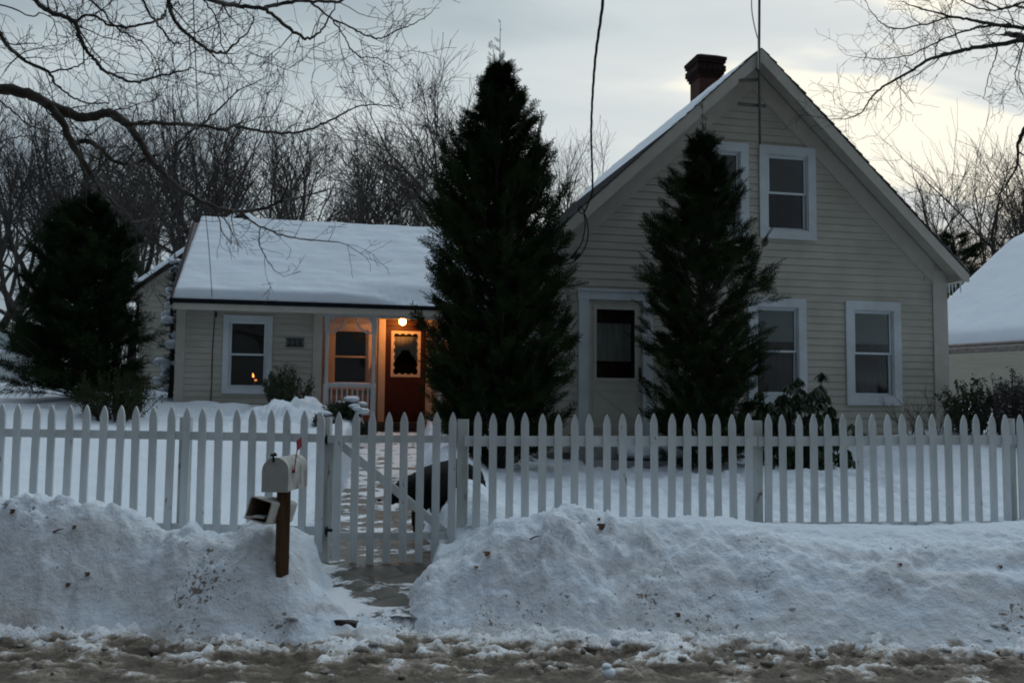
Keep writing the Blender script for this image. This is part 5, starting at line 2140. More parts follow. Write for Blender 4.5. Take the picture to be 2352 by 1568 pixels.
def bare_tree(rng, H, r0, levels=5, first=0.32, up=0.10, spread=(22, 42), wig=0.10, kids=(3, 5), minr=0.006, lenf=(0.52, 0.74), seg=0.35):
    lines = []

    def grow(p, d, Lg, r, lev):
        n = max(3, int(Lg / seg) + 1)
        step = Lg / n
        P, Rr = [p], [r]
        ds = [d]
        rend = r * (0.62 if lev < levels else 0.35)
        for k in range(n):
            d = norm(d + wig * rng.normal(size=3) + np.array([0, 0, up * (0.5 if lev == 0 else 1)]))
            p = p + d * step
            P.append(p)
            ds.append(d)
            Rr.append(max(minr, r + (rend - r) * (k + 1) / n))
        lines.append((np.array(P), np.array(Rr), lev))
        if lev >= levels:
            return
        m = rng.randint(kids[0], kids[1] + 1)
        for j in range(m):
            t = rng.uniform(0.35 if lev else 0.55, 0.97)
            k = min(n, max(1, int(t * n)))
            dd = perp_dir(rng, ds[k], rad(rng.uniform(*spread)))
            if dd[2] < -0.15:
                dd[2] *= -0.3
                dd = norm(dd)
            grow(P[k], dd, Lg * rng.uniform(*lenf) * (1.15 if lev == 0 else 1), max(minr, Rr[k] * rng.uniform(0.5, 0.72)), lev + 1)
        grow(P[-1], perp_dir(rng, d, rad(rng.uniform(4, 16))), Lg * rng.uniform(0.55, 0.75) * (1.1 if lev == 0 else 1), max(minr, rend * 0.92), lev + 1)
    grow(np.zeros(3), norm(np.array([rng.uniform(-.06, .06), rng.uniform(-.06, .06), 1.0])), H * first, r0, 0)
    zmax = max(l[0][:, 2].max() for l in lines)
    s = H / zmax
    return [(P * s, Rr, lev) for P, Rr, lev in lines]


def tree_meshes(lines, name):
    t, c = MB(), MB()
    for P, Rr, lev in lines:
        if lev <= 1:
            t.tube(P, Rr, 7, False)
        else:
            c.tube(P, Rr, 4 if lev == 2 else 3, False)
    return t.mesh('trunk'), c.mesh('crown')


def place_tree(name, tm, cm, mname, pos, rz, sc, label, group=None, cat='tree', sxy=1.0):
    r = empty(name, pos, rz)
    r.scale = (sc * sxy, sc * sxy, sc)
    tag(r, label, cat, group)
    for nm, me in (('trunk', tm), ('crown', cm)):
        if not me.materials:
            me.materials.append(M[mname])
        o = bpy.data.objects.new(nm, me)
        COL.objects.link(o)
        o.parent = r
    return r


rng = np.random.RandomState(42)
protos = []
for k in range(6):
    ln_ = bare_tree(rng, 11.0, 0.17, 5, first=0.24 + 0.12 * rng.rand(), up=0.035, spread=(20, 48), wig=0.10, kids=(2, 4), minr=0.0056, lenf=(0.58, 0.82))
    protos.append(tree_meshes(ln_, 'tree'))
# broad fan-shaped maple behind the tall cedar
ln_ = bare_tree(np.random.RandomState(5), 12.0, 0.20, 6, first=0.22, up=0.03, spread=(18, 42), wig=0.09, kids=(2, 3), minr=0.0060, lenf=(0.60, 0.82), seg=0.35)
fan = tree_meshes(ln_, 'tree')
p = at(1185, 935, 30.0)
gz0_ = G(p[0], 30)
sc = (at(1050, 92, 30.0)[2] - gz0_) / 12.0
place_tree('maple_tree', fan[0], fan[1], 'bark_far', (p[0], 30.0, gz0_), 3.7, sc * 1.08, 'tall fan-shaped bare maple rising behind the tall dark cedar', sxy=1.05)
# woods behind the wing: (px, top py, depth)
woods = [(-160, 300, 33), (-90, 330, 30), (-30, 300, 36), (30, 345, 31), (75, 300, 40), (120, 330, 33), (170, 300, 37), (225, 290, 31), (262, 340, 42), (300, 310, 35), (345, 290, 31), (385, 330, 38), (425, 300, 33),
         (470, 310, 40), (505, 290, 34), (545, 350, 30), (585, 310, 37), (628, 290, 33), (670, 300, 40), (712, 330, 36), (830, 380, 42), (870, 380, 37), (910, 360, 33), (950, 375, 40), (985, 365, 35), (1025, 390, 42),
         (100, 420, 46), (240, 400, 48), (400, 400, 46), (1250, 400, 40), (1320, 420, 44), (-230, 320, 38), (-300, 300, 34)]
WL_ = 'bare tree in the winter woods behind the wing'
for k, (px, py, Y) in enumerate(woods):
    tm, cm = protos[k % 6]
    x = at(px, 935, Y)[0]
    g_ = G(x, Y)
    H = at(px, py, Y)[2] - g_
    place_tree('bare_tree', tm, cm, 'bark_far', (x, Y, g_), k * 2.399, H / 11.0 * 1.2, WL_, 'bare trees in the woods behind', sxy=rng.uniform(0.8, 1.1))
tm, cm = protos[2]
x = at(768, 935, 28.0)[0]
g_ = G(x, 28)
place_tree('bare_tree', tm, cm, 'bark_far', (x, 28.0, g_), 1.1, (at(770, 275, 28)[2] - g_) / 11.0, 'slender dark bare tree standing apart above the ridge of the wing roof', sxy=0.62)
# right-hand trees against the glow
RW = 'bare tree against the yellow glow behind the garage'
for k, (px, py, Y) in enumerate([(2165, 470, 40), (2205, 420, 36), (2250, 380, 42), (2290, 360, 37), (2335, 340, 34), (2380, 330, 38), (2430, 300, 36), (2500, 280, 40), (2310, 450, 52)]):
    tm, cm = protos[(k + 3) % 6]
    x = at(px, 943, Y)[0]
    g_ = G(x, Y)
    r_ = empty('bare_tree', (x, Y, g_), k * 1.7 + 0.4)
    s_ = (at(px, py, Y)[2] - g_) / 11.0 * 1.12
    r_.scale = (s_ * 0.9, s_ * 0.9, s_)
    tag(r_, RW, 'tree', 'bare trees behind the garage')
    for nm, me in (('trunk', tm), ('crown', cm)):
        o = bpy.data.objects.new(nm, me)
        COL.objects.link(o)
        o.parent = r_
# far woods, one tangled mass
c = MB()
rg = np.random.RandomState(77)
for k in range(620):
    Y = rg.uniform(44, 80)
    px = rg.uniform(-500, 1400) if rg.rand() < 0.75 else rg.uniform(2100, 2900)
    x = at(px, 930, Y)[0]
    g_ = G(x, Y)
    h_ = rg.uniform(1.0, 4.6) * (1.0 if px < 300 else 0.6)
    n = 5
    P = np.cumsum(np.concatenate([[[x, Y, g_ - 0.2]], np.stack([rg.normal(0, 0.10, n), rg.normal(0, 0.1, n), np.full(n, h_ / n)], -1)]), axis=0)
    c.tube(P, np.linspace(rg.uniform(0.02, 0.075), 0.012, n + 1), 3, False)
    for j in range(5):
        q = P[rg.randint(1, n + 1)]
        d = np.array([rg.normal(0, .5), rg.normal(0, .5), rg.uniform(0.2, 1)])
        L_ = rg.uniform(0.6, 1.9)
        c.tube([q, q + d * L_ * 0.5 + rg.normal(0, .06, 3), q + d * L_], [0.016, 0.012, 0.009], 3, False)
tag(c.build('far_woods', M['bark_far']), 'tangled brown woods far behind the houses', 'woods', kind='stuff')


# ---- big overhanging trees, limbs traced
def limb_tree(name, label, trunk_pts, trunk_r, limbs, seed, side_density, tl, mname='bark'):
    rg = np.random.RandomState(seed)
    root = empty(name, trunk_pts[0], 0)
    tag(root, label, 'tree')
    org = np.array(trunk_pts[0], float)
    t = MB()
    t.tube(catmull(np.array(trunk_pts) - org, 6), np.interp(np.linspace(0, 1, (len(trunk_pts) - 1) * 6 + 1), np.linspace(0, 1, len(trunk_r)), trunk_r), 14)
    t.build('trunk', M[mname], root, True)
    tw = MB()

    def twig(p, d, Lg, r, lev):
        n = max(3, int(Lg / 0.07))
        P, R_ = [p], [r]
        for k in range(n):
            d = norm(d + 0.24 * rg.normal(size=3) + np.array([0, 0, 0.02]))
            p = p + d * Lg / n
            P.append(p)
            R_.append(max(0.0019, r * (1 - 0.7 * (k + 1) / n)))
        tw.tube(np.array(P), np.array(R_), 3, False)
        if lev >= 3 or Lg < 0.10:
            return
        m = int(Lg / 0.11 * rg.uniform(0.55, 1.05)) + 1
        for j in range(m):
            k = rg.randint(1, n + 1)
            dd = perp_dir(rg, norm(P[k] - P[k - 1]), rad(rg.uniform(28, 68)))
            twig(P[k], dd, Lg * rg.uniform(0.28, 0.60), max(0.0019, R_[k] * 0.62), lev + 1)

    for (pts, w0, w1, y0, y1, dens) in limbs:
        n = len(pts)
        ysl = np.linspace(y0, y1, n) + np.concatenate([[0], rg.normal(0, 0.10, n - 1)])
        P = np.array([at(a, b, yy) for (a, b), yy in zip(pts, ysl)]) - org
        C_ = catmull(P, 6)
        m = len(C_)
        wp = 1.22 * np.linspace(w0, w1, m) * np.linspace(y0, y1, m) / 2100.0 / 2.0
        C_ = C_ + rg.normal(0, 0.004, C_.shape)
        lb = MB()
        lb.tube(C_, np.maximum(wp * (1 + 0.07 * rg.normal(size=m)), 0.0022), 8)
        lb.build('limb', M[mname], root, True)
        Ls = np.linalg.norm(np.diff(C_, axis=0), axis=1).sum()
        cnt = int(Ls * side_density * dens)
        for j in range(cnt):
            k = int(rg.uniform(0.12, 1.0) * (m - 1))
            k = min(max(k, 1), m - 1)
            d = norm(C_[k] - C_[k - 1])
            dd = perp_dir(rg, d, rad(rg.uniform(25, 75)))
            L_ = rg.uniform(*tl) * (0.65 + 0.5 * (k / m))
            twig(C_[k], dd, L_, min(max(0.0026, wp[k] * 0.45), 0.0075), 1)
        twig(C_[-1], norm(C_[-1] - C_[-2]), rg.uniform(*tl) * 0.8, max(0.0022, wp[-1]), 1)
    tw.build('twigs', M[mname], root)
    return root


def z1(pts):
    return [(a * 0.5, b * 0.5) for a, b in pts]


def z2(pts):
    return [(1176 + a * 0.5, b * 0.5) for a, b in pts]


LM = [
    (z1([(-420, 330), (-200, 370), (0, 405), (150, 440), (240, 490), (380, 540), (490, 520), (550, 545), (600, 590), (640, 640), (690, 730), (780, 830), (880, 900), (970, 945), (1080, 970), (1200, 960), (1290, 925)]), 25, 5, 6.2, 7.6, 0.8),
    (z1([(1060, 968), (1100, 990), (1180, 1030), (1280, 1075), (1400, 1100), (1560, 1112)]), 4.5, 2, 7.3, 8.3, 1.0),
    (z1([(1195, 1040), (1190, 1110), (1220, 1180), (1260, 1240)]), 2.4, 1.5, 7.4, 7.8, 1.0),
    (z1([(1290, 925), (1380, 905), (1480, 880), (1540, 860)]), 5, 2, 7.6, 8.2, 0.8),
    (z1([(240, 500), (290, 570), (330, 660), (380, 740), (430, 820), (460, 870), (520, 930), (600, 1000)]), 16, 4, 6.5, 7.0, 0.7),
    (z1([(330, 668), (370, 650), (420, 655), (470, 690), (520, 735), (580, 752), (640, 742), (720, 712), (800, 670), (870, 610), (940, 560), (1030, 480), (1100, 410)]), 11, 2.6, 6.6, 7.6, 0.9),
    (z1([(590, 572), (700, 565), (830, 570), (930, 577), (1030, 595), (1080, 580), (1180, 600), (1310, 612), (1400, 600), (1480, 570), (1560, 530), (1640, 492), (1720, 482), (1800, 490)]), 8.5, 2, 6.7, 8.3, 0.8),
    (z1([(-150, 40), (0, 160), (30, 205), (100, 270), (220, 330), (250, 380), (310, 430), (380, 468), (500, 480)]), 9.5, 2.4, 6.0, 6.9, 0.9),
    (z1([(60, -90), (160, 0), (240, 60), (340, 95), (360, 150), (390, 220), (430, 270), (470, 320), (540, 350), (620, 380), (720, 352), (830, 330), (890, 310)]), 11.5, 2.6, 5.9, 6.8, 0.9),
    (z1([(340, 95), (430, 70), (520, 120), (620, 118), (720, 95), (760, 60), (772, -20)]), 5.5, 4.5, 6.2, 6.5, 0.9),
    (z1([(350, -40), (450, 30), (520, 110), (600, 170), (660, 200), (720, 280)]), 5.0, 1.8, 5.8, 6.6, 1.0),
    (z1([(765, -60), (775, 10), (790, 75), (830, 130), (890, 180), (950, 227), (985, 240), (1040, 238), (1090, 190), (1150, 130), (1168, 75)]), 9.5, 2.2, 6.0, 6.6, 0.9),
    (z1([(640, -30), (700, 80), (740, 130), (790, 190), (832, 203)]), 5.0, 2.0, 6.1, 6.4, 0.9),
    (z1([(880, -40), (980, 2), (1090, 27), (1210, 38), (1300, 16), (1420, 6), (1540, 10), (1620, -20)]), 10.5, 4.5, 5.6, 6.4, 0.8),
    (z1([(1212, 38), (1280, 92), (1350, 147), (1415, 178), (1470, 146), (1500, 102), (1540, 30)]), 8.0, 2.5, 5.9, 6.5, 0.8),
    (z1([(1430, 14), (1520, 80), (1600, 122), (1680, 160), (1750, 176), (1820, 142), (1900, 112), (1980, 60)]), 4.4, 1.6, 6.0, 6.9, 1.0),
    (z1([(1520, 80), (1570, 150), (1610, 222), (1660, 262), (1740, 272), (1830, 330)]), 3.4, 1.5, 6.3, 6.9, 1.0),
    (z1([(910, -30), (980, 60), (1010, 140), (1020, 222), (1070, 290), (1120, 360)]), 3.2, 1.6, 6.0, 6.7, 1.0),
    (z1([(-120, 380), (0, 462), (80, 532), (150, 582), (220, 600)]), 4.5, 2.0, 6.6, 7.2, 0.9),
    (z1([(-150, 690), (0, 652), (60, 632), (150, 626), (260, 655)]), 3.6, 1.6, 6.8, 7.5, 0.9),
    (z1([(232, 332), (340, 310), (400, 272), (430, 205)]), 3.6, 1.6, 6.3, 6.6, 1.0),
    (z1([(-60, 0), (60, 40), (140, 75), (190, 60), (250, 100), (270, 190)]), 3.4, 1.6, 6.0, 6.5, 1.0),
]
limb_tree('maple_tree', 'old bare maple whose dark crooked limbs hang over the yard from the left',
          [(-6.9, 6.4, 0.2), (-6.75, 6.35, 1.6), (-6.4, 6.3, 3.0), (-5.9, 6.2, 4.4), (-5.4, 6.1, 5.8), (-4.9, 6.0, 7.2)], [0.34, 0.27, 0.23, 0.19, 0.15, 0.10], LM, 9, 5.6, (0.28, 0.75))
RMl = [
    (z2([(2560, 160), (2440, 150), (2352, 130), (2200, 110), (2100, 90), (2020, 75), (1900, 45), (1820, 20)]), 10, 2.2, 8.2, 9.4, 0.9),
    (z2([(2560, 180), (2352, 188), (2230, 205), (2100, 227), (2000, 250), (1900, 282), (1830, 330), (1700, 402), (1650, 452), (1600, 522), (1520, 550)]), 11, 1.8, 8.2, 9.8, 1.0),
    (z2([(2020, 75), (1900, 112), (1760, 132), (1690, 100), (1640, 40)]), 3.6, 1.5, 9.0, 9.6, 1.0),
    (z2([(2200, 115), (2050, 152), (1900, 222), (1800, 262), (1650, 272)]), 4.2, 1.6, 8.7, 9.6, 1.0),
    (z2([(2230, 205), (2222, 265), (2190, 350), (2170, 440)]), 2.8, 1.4, 8.8, 9.1, 1.0),
    (z2([(2352, 190), (2330, 280), (2310, 350), (2340, 420)]), 3.0, 1.4, 8.7, 9.0, 1.0),
    (z2([(2450, 60), (2380, 40), (2300, 30), (2200, 50), (2100, 20), (2020, -20)]), 5.5, 2.0, 8.4, 9.1, 1.0),
    (z2([(2460, 30), (2352, 10), (2270, 40), (2180, 10), (2100, -40)]), 5.0, 2.0, 8.3, 9.0, 1.0),
    (z2([(2420, 250), (2352, 175), (2310, 160), (2270, 155)]), 15, 9, 8.1, 8.4, 0.1),
    (z2([(2420, 480), (2370, 570), (2345, 620), (2322, 662)]), 12, 7, 8.3, 8.4, 0.1),
]
limb_tree('maple_tree', 'bare tree reaching its branches in from the right against the bright sky',
          [(6.9, 8.2, 0.3), (6.8, 8.2, 2.0), (6.6, 8.2, 3.6), (6.4, 8.2, 5.0), (6.2, 8.2, 6.6)], [0.26, 0.22, 0.18, 0.15, 0.09], RMl, 19, 6.0, (0.28, 0.8))


# ---- conifers
def spray_template(rg, kind):
    """flat fan of small leaf quads, unit length along +x"""
    V, Q = [], []

    def leaf(p, d, L_, wd):
        d = norm(d)
        n = np.array([-d[1], d[0], 0])
        k = len(V)
        V.extend([p - n * wd * 0.4, p + d * L_ * 0.5 - n * wd * 0.6 + np.array([0, 0, rg.uniform(-.02, .02)]), p + d * L_, p + d * L_ * 0.5 + n * wd * 0.6])
        Q.append((k, k + 1, k + 2, k + 3))
    if kind == 'cedar':
        for t in np.linspace(0, 0.92, 9):
            leaf(np.array([t, 0, -0.10 * t * t]), np.array([1, rg.uniform(-.2, .2), 0]), 0.16, 0.035)
        for k, t in enumerate(np.linspace(0.08, 0.9, 12)):
            sg = 1 if k % 2 else -1
            L_ = (0.16 + 0.34 * (1 - t)) * rg.uniform(0.75, 1.15)
            d = norm(np.array([1.0, sg * rg.uniform(0.65, 1.1), rg.uniform(-0.15, 0.15)]))
            for j in range(4):
                q = np.array([t, 0, -0.10 * t * t]) + d * L_ * j / 4
                leaf(q, d + np.array([0, rg.uniform(-.45, .45), rg.uniform(-.2, .2)]), L_ * 0.42, 0.035)
                leaf(q, d + np.array([0.5, -sg * 0.5 + rg.uniform(-.3, .3), 0]), L_ * 0.30, 0.028)
    else:
        for k in range(46):
            t = rg.uniform(0, 1)
            a = rg.uniform(0, 2 * np.pi)
            d = norm(np.array([0.9, math.cos(a), math.sin(a)]))
            p = np.array([t, 0, 0])
            n = norm(np.cross(d, rg.normal(size=3)))
            L_ = rg.uniform(0.22, 0.34)
            k0 = len(V)
            V.extend([p - n * 0.010, p + n * 0.010, p + d * L_ + n * 0.006, p + d * L_ - n * 0.006])
            Q.append((k0, k0 + 1, k0 + 2, k0 + 3))
    return np.array(V), np.array(Q)


def inst(mb, tv, tq, pos, X, Zu, scale, m=0):
    """bake many copies of a template: pos (n,3), X axis (n,3), up hint (n,3)"""
    X = X / np.linalg.norm(X, axis=1, keepdims=True)
    Yv = np.cross(Zu, X)
    Yv /= np.linalg.norm(Yv, axis=1, keepdims=True) + 1e-9
    Zv = np.cross(X, Yv)
    Rm = np.stack([X, Yv, Zv], -1)
    V = np.einsum('nij,kj->nki', Rm * scale[:, None, None], tv) + pos[:, None]
    n, k = len(pos), len(tv)
    Q = (tq[None] + (np.arange(n) * k)[:, None, None]).reshape(-1, 4)
    mb.raw(V.reshape(-1, 3), Q, m)


def conifer(name, label, base, H, prof, seed, nb, mname, kind='cedar', spray=(0.20, 0.40), lift=(10, 50), droop=0.0, snowy=0, gap=0.3, leader=2, cat='tree', per=(6, 11)):
    rg = np.random.RandomState(seed)
    root = empty(name, base, 0)
    tag(root, label, cat)
    tr = MB()
    zz = np.linspace(0, 1, 12)
    tr.tube(np.stack([0.02 * np.sin(zz * 7), 0.02 * np.cos(zz * 5), zz * H * 0.97], -1), 0.10 * H / 6 * (1 - 0.94 * zz) + 0.006, 8)
    br = MB()
    cr = MB()
    temps = [spray_template(rg, kind) for _ in range(3)]
    pos, X, Zu, sc_ = [], [], [], []
    pt_, pr_ = np.array([q[0] for q in prof]), np.array([q[1] for q in prof])
    tips = []
    for b in range(nb):
        t = 0.95 * rg.uniform(0.0, 1.0) ** 0.92
        R = float(np.interp(t, pt_, pr_))
        az = rg.uniform(0, 2 * np.pi)
        # lobed outline: some directions and heights carry longer branches
        lob = 1 + gap * float(pnoise(az * 1.2 + 3 * math.cos(az), t * 9 + seed))* 1.3
        L_ = max(0.06, R * lob * rg.uniform(0.62, 1.06))
        up_ = math.tan(rad(rg.uniform(*lift)))
        z0 = max(0.02, t * H - up_ * L_ * 0.5)
        n = 6
        s = np.linspace(0, 1, n)
        d = np.array([math.cos(az), math.sin(az), 0])
        P = d[None] * (s * L_)[:, None] + np.array([0, 0, 1.0])[None] * (z0 + up_ * L_ * s - droop * L_ * s * s)[:, None]
        P += rg.normal(0, 0.015, P.shape)
        br.tube(P, np.linspace(0.013, 0.003, n), 4, False)
        tips.append(P[-1])
        m = rg.randint(*per)
        for j in range(m):
            u = 1 - rg.uniform(0, 0.75) ** 1.3 if j else 1.0
            p = np.array([np.interp(u, s, P[:, q]) for q in range(3)])
            dd = norm(P[-1] - P[-2])
            side = np.cross(dd, [0, 0, 1.0])
            dirn = norm(dd + side * rg.uniform(-1.0, 1.0) * (1.1 - 0.5 * u) + np.array([0, 0, rg.uniform(-0.15, 0.45)]))
            pos.append(p)
            X.append(dirn)
            Zu.append(norm(np.array([0, 0, 1.0]) + 0.7 * rg.normal(size=3)))
            sc_.append(rg.uniform(*spray) * (0.65 + 0.5 * min(1, L_ / 0.8)))
    # leaders at the top
    for k in range(leader):
        az = rg.uniform(0, 2 * np.pi)
        for q in np.linspace(0.0, 1.0, 9):
            p = np.array([0.10 * k * math.cos(az) * (0.5 + q), 0.10 * k * math.sin(az), H * (0.88 + (0.19 - 0.05 * k) * q)])
            for j in range(3 if q < 0.6 else 1):
                pos.append(p)
                X.append(norm(np.array([rg.normal(0, .6), rg.normal(0, .6), rg.uniform(0.4, 1)])))
                Zu.append(norm(rg.normal(size=3)))
                sc_.append(rg.uniform(0.10, 0.20) * (1.2 - 0.75 * q))
        tr.tube([(0.05 * k, 0, H * 0.85), (0.12 * k * math.cos(az), 0.12 * k * math.sin(az), H * (1.075 - 0.05 * k))], [0.012, 0.003], 5)
    pos, X, Zu, sc_ = np.array(pos), np.array(X), np.array(Zu), np.array(sc_)
    which = rg.randint(0, 3, len(pos))
    for k in range(3):
        q = which == k
        inst(cr, temps[k][0], temps[k][1], pos[q], X[q], Zu[q], sc_[q])
    tr.build('trunk', M['bark'], root)
    br.build('branches', M['bark'], root)
    cr.build('crown', M[mname], root)
    if snowy:
        tp = np.array(tips)
        for p in tp[rg.permutation(len(tp))[:snowy]]:
            rr = rg.uniform(0.07, 0.15)
            sn = MB()
            sn.ball(p * np.array([0.9, 0.9, 1]) + np.array([0, 0, 0.03]), (rr * 1.25, rr * 1.1, rr * 0.65), 9, 6, 0, 0.14, rg)
            sn.build('snow_clump', M['snow'], root, True)
    return root


def ground_at(px, Y):
    x = at(px, 940, Y)[0]
    return (x, Y, G(x, Y) - 0.05)


b1_ = ground_at(1140, 12.75)
H1 = at(1150, 118, 12.75)[2] - b1_[2]
tall = conifer('cedar_tree', 'tallest dark cedar standing between the lit porch and the cream door', b1_, H1,
        [(0, 0.84), (0.12, 0.92), (0.25, 0.94), (0.35, 0.88), (0.5, 0.88), (0.62, 0.80), (0.7, 0.62), (0.8, 0.40), (0.88, 0.22), (0.94, 0.10), (1, 0.02)], 31, 900, 'cedar', snowy=0, per=(7, 11), gap=0.26, leader=3, lift=(22, 62), spray=(0.16, 0.30))
rg = np.random.RandomState(2)
for (px, py, r_) in ((1232, 768, 0.06), (1241, 775, 0.045), (1222, 772, 0.035)):
    sn = MB()
    sn.ball(at(px, py, 12.02) - np.array(b1_), (r_ * 1.25, r_, r_ * 0.6), 9, 6, 0, 0.15, rg)
    sn.build('snow_clump', M['snow'], tall, True)
b2_ = ground_at(1618, 13.3)
H2_ = at(1628, 288, 13.3)[2] - b2_[2]
conifer('cedar_tree', 'shorter dark cedar hiding the middle windows of the gabled house', b2_, H2_,
        [(0, 0.66), (0.1, 0.72), (0.3, 0.74), (0.45, 0.78), (0.6, 0.76), (0.7, 0.66), (0.8, 0.36), (0.88, 0.18), (0.94, 0.08), (1, 0.02)], 57, 560, 'cedar', lift=(15, 58), per=(6, 10), gap=0.34, spray=(0.16, 0.30))
b3_ = ground_at(180, 16.6)
H3_ = at(195, 440, 16.6)[2] - b3_[2]
conifer('pine_tree', 'broad bushy dark pine at the left beside the outbuilding', b3_, H3_,
        [(0, 0.85), (0.1, 1.02), (0.3, 0.86), (0.5, 0.75), (0.62, 0.66), (0.75, 0.52), (0.87, 0.32), (1, 0.05)], 71, 480, 'pine', kind='pine', spray=(0.22, 0.36), lift=(0, 38), per=(10, 16), leader=1, gap=0.75)
b4_ = at(389, 940, 18.2)
b4_[2] = G(b4_[0], 18.4)
conifer('spruce_tree', 'small blue spruce laden with snow at the corner of the wing', b4_, at(400, 590, 18.4)[2] - b4_[2],
        [(0, 0.30), (0.3, 0.28), (0.6, 0.20), (0.85, 0.10), (1, 0.03)], 91, 150, 'spruce', kind='pine', spray=(0.10, 0.17), lift=(-25, 15), per=(5, 8), snowy=30, leader=1)
x = at(2200, 940, 33)[0]
conifer('pine_tree', 'dark ragged pine between the house eave and the garage roof', (x, 33.0, G(x, 33)), at(2200, 520, 33)[2] - G(x, 33),
        [(0, 0.9), (0.4, 1.0), (0.7, 0.75), (0.9, 0.4), (1, 0.1)], 101, 150, 'pine', kind='pine', spray=(0.35, 0.6), lift=(-5, 35), per=(6, 10), leader=1, gap=0.6)


# ---- shrubs
def leaf_quad(L_, wd):
    V = np.array([(0, 0, 0), (L_ * 0.5, -wd / 2, L_ * 0.04), (L_, 0, -L_ * 0.08), (L_ * 0.5, wd / 2, L_ * 0.04)])
    return V, np.array([(0, 1, 2, 3)])


def shrub(name, label, base, H, R, seed, nstem, leafs, L_, wd, mname, upright=0.8, cat='shrub', stemm='bark', snowy=0, shape=None):
    rg = np.random.RandomState(seed)
    root = empty(name, base, 0)
    tag(root, label, cat)
    st, lf = MB(), MB()
    pos, X, Zu, sc_ = [], [], [], []
    tips = []
    for k in range(nstem):
        az = rg.uniform(0, 2 * np.pi)
        rr = R * math.sqrt(rg.uniform(0, 1))
        h_ = H * rg.uniform(0.62, 1.0) * (1 - 0.35 * (rr / R) ** 2)
        tip = np.array([rr * math.cos(az), rr * math.sin(az), h_])
        foot = np.array([tip[0] * (1 - upright) * 0.4 + tip[0] * upright * 0.55, tip[1] * 0.5, 0.0])
        s = np.linspace(0, 1, 7)
        P = foot[None] * (1 - s)[:, None] + tip[None] * s[:, None] + rg.normal(0, 0.014, (7, 3))
        st.tube(P, np.linspace(0.010, 0.003, 7), 4, False)
        tips.append(P[-1])
        for j in range(leafs):
            u = 1 - 0.78 * rg.uniform(0, 1) ** 1.2
            p = np.array([np.interp(u, s, P[:, q]) for q in range(3)]) + rg.normal(0, 0.02, 3)
            d = norm(norm(tip - foot) * upright + rg.normal(size=3) * 0.75)
            pos.append(p)
            X.append(d)
            Zu.append(norm(rg.normal(size=3) + np.array([0, 0, 0.6])))
            sc_.append(rg.uniform(0.7, 1.25))
    st.build('stems', M[stemm], root)
    if leafs:
        tv, tq = leaf_quad(L_, wd)
        inst(lf, tv, tq, np.array(pos), np.array(X), np.array(Zu), np.array(sc_))
        lf.build('leaves', M[mname], root)
    if snowy:
        for p in np.array(tips)[:snowy]:
            sn = MB()
            r_ = rg.uniform(0.06, 0.13)
            sn.ball(p + np.array([0, 0, -0.01]), (r_ * 1.2, r_ * 1.2, r_ * 0.5), 10, 6, 0, 0.12, rg)
            sn.build('snow_clump', M['snow'], root, True)
    return root


p = at(662, 945, 16.75)
hz_ = G(p[0], p[1])
shrub('holly_bush', 'upright green shrub under the house number by the wing window', (p[0], p[1], hz_ - 0.05), at(655, 836, p[1])[2] - hz_ + 0.08, 0.46, 5, 64, 66, 0.055, 0.022, 'holly', 1.0)
p = at(262, 960, 15.0)
shrub('yew_bush', 'low spreading dark evergreen bush in front of the pine', (p[0], 15.0, G(p[0], 15.0) - 0.05), 0.92, 0.72, 6, 110, 60, 0.06, 0.014, 'yew', 0.35)
# clipped box by the porch, snow on it
p = at(792, 960, 15.6)
shrub('box_bush', 'dark clipped box bush capped with snow at the porch foot', (p[0], 15.6, G(p[0], 15.6) - 0.1), 0.40, 0.36, 8, 130, 50, 0.03, 0.018, 'rhodo', 0.3, snowy=7)
p = at(836, 960, 16.2)
shrub('box_bush', 'smaller rounded box bush beside the porch post', (p[0], 16.2, G(p[0], 16.2) - 0.05), 0.50, 0.24, 9, 70, 46, 0.03, 0.018, 'rhodo', 0.3)
p = at(752, 975, 15.2)
shrub('box_bush', 'box bush buried under the shovelled snow pile', (p[0], 15.0, G(p[0], 15.0) - 0.1), 0.34, 0.24, 10, 60, 40, 0.03, 0.018, 'rhodo', 0.3, snowy=4)
# evergreen shrubs at the right
p = at(2225, 960, 15.2)
shrub('holly_bush', 'dark leafy holly bush beside the right corner of the house', (p[0], 15.2, G(p[0], 15.2) - 0.05), 1.05, 0.50, 12, 60, 46, 0.06, 0.034, 'holly', 0.55, stemm='bark')
p = at(2320, 960, 14.6)
shrub('barberry_bush', 'dense purple-brown bush in front of the garage', (p[0], 14.6, G(p[0], 14.6) - 0.05), 1.22, 0.55, 13, 110, 60, 0.04, 0.018, 'winterleaf', 0.8, stemm='bark_far')
p = at(2385, 960, 14.2)
shrub('barberry_bush', 'taller purple-brown bush at the right edge', (p[0], 14.2, G(p[0], 14.2) - 0.05), 1.25, 0.45, 14, 80, 60, 0.04, 0.018, 'winterleaf', 0.8, stemm='bark_far')
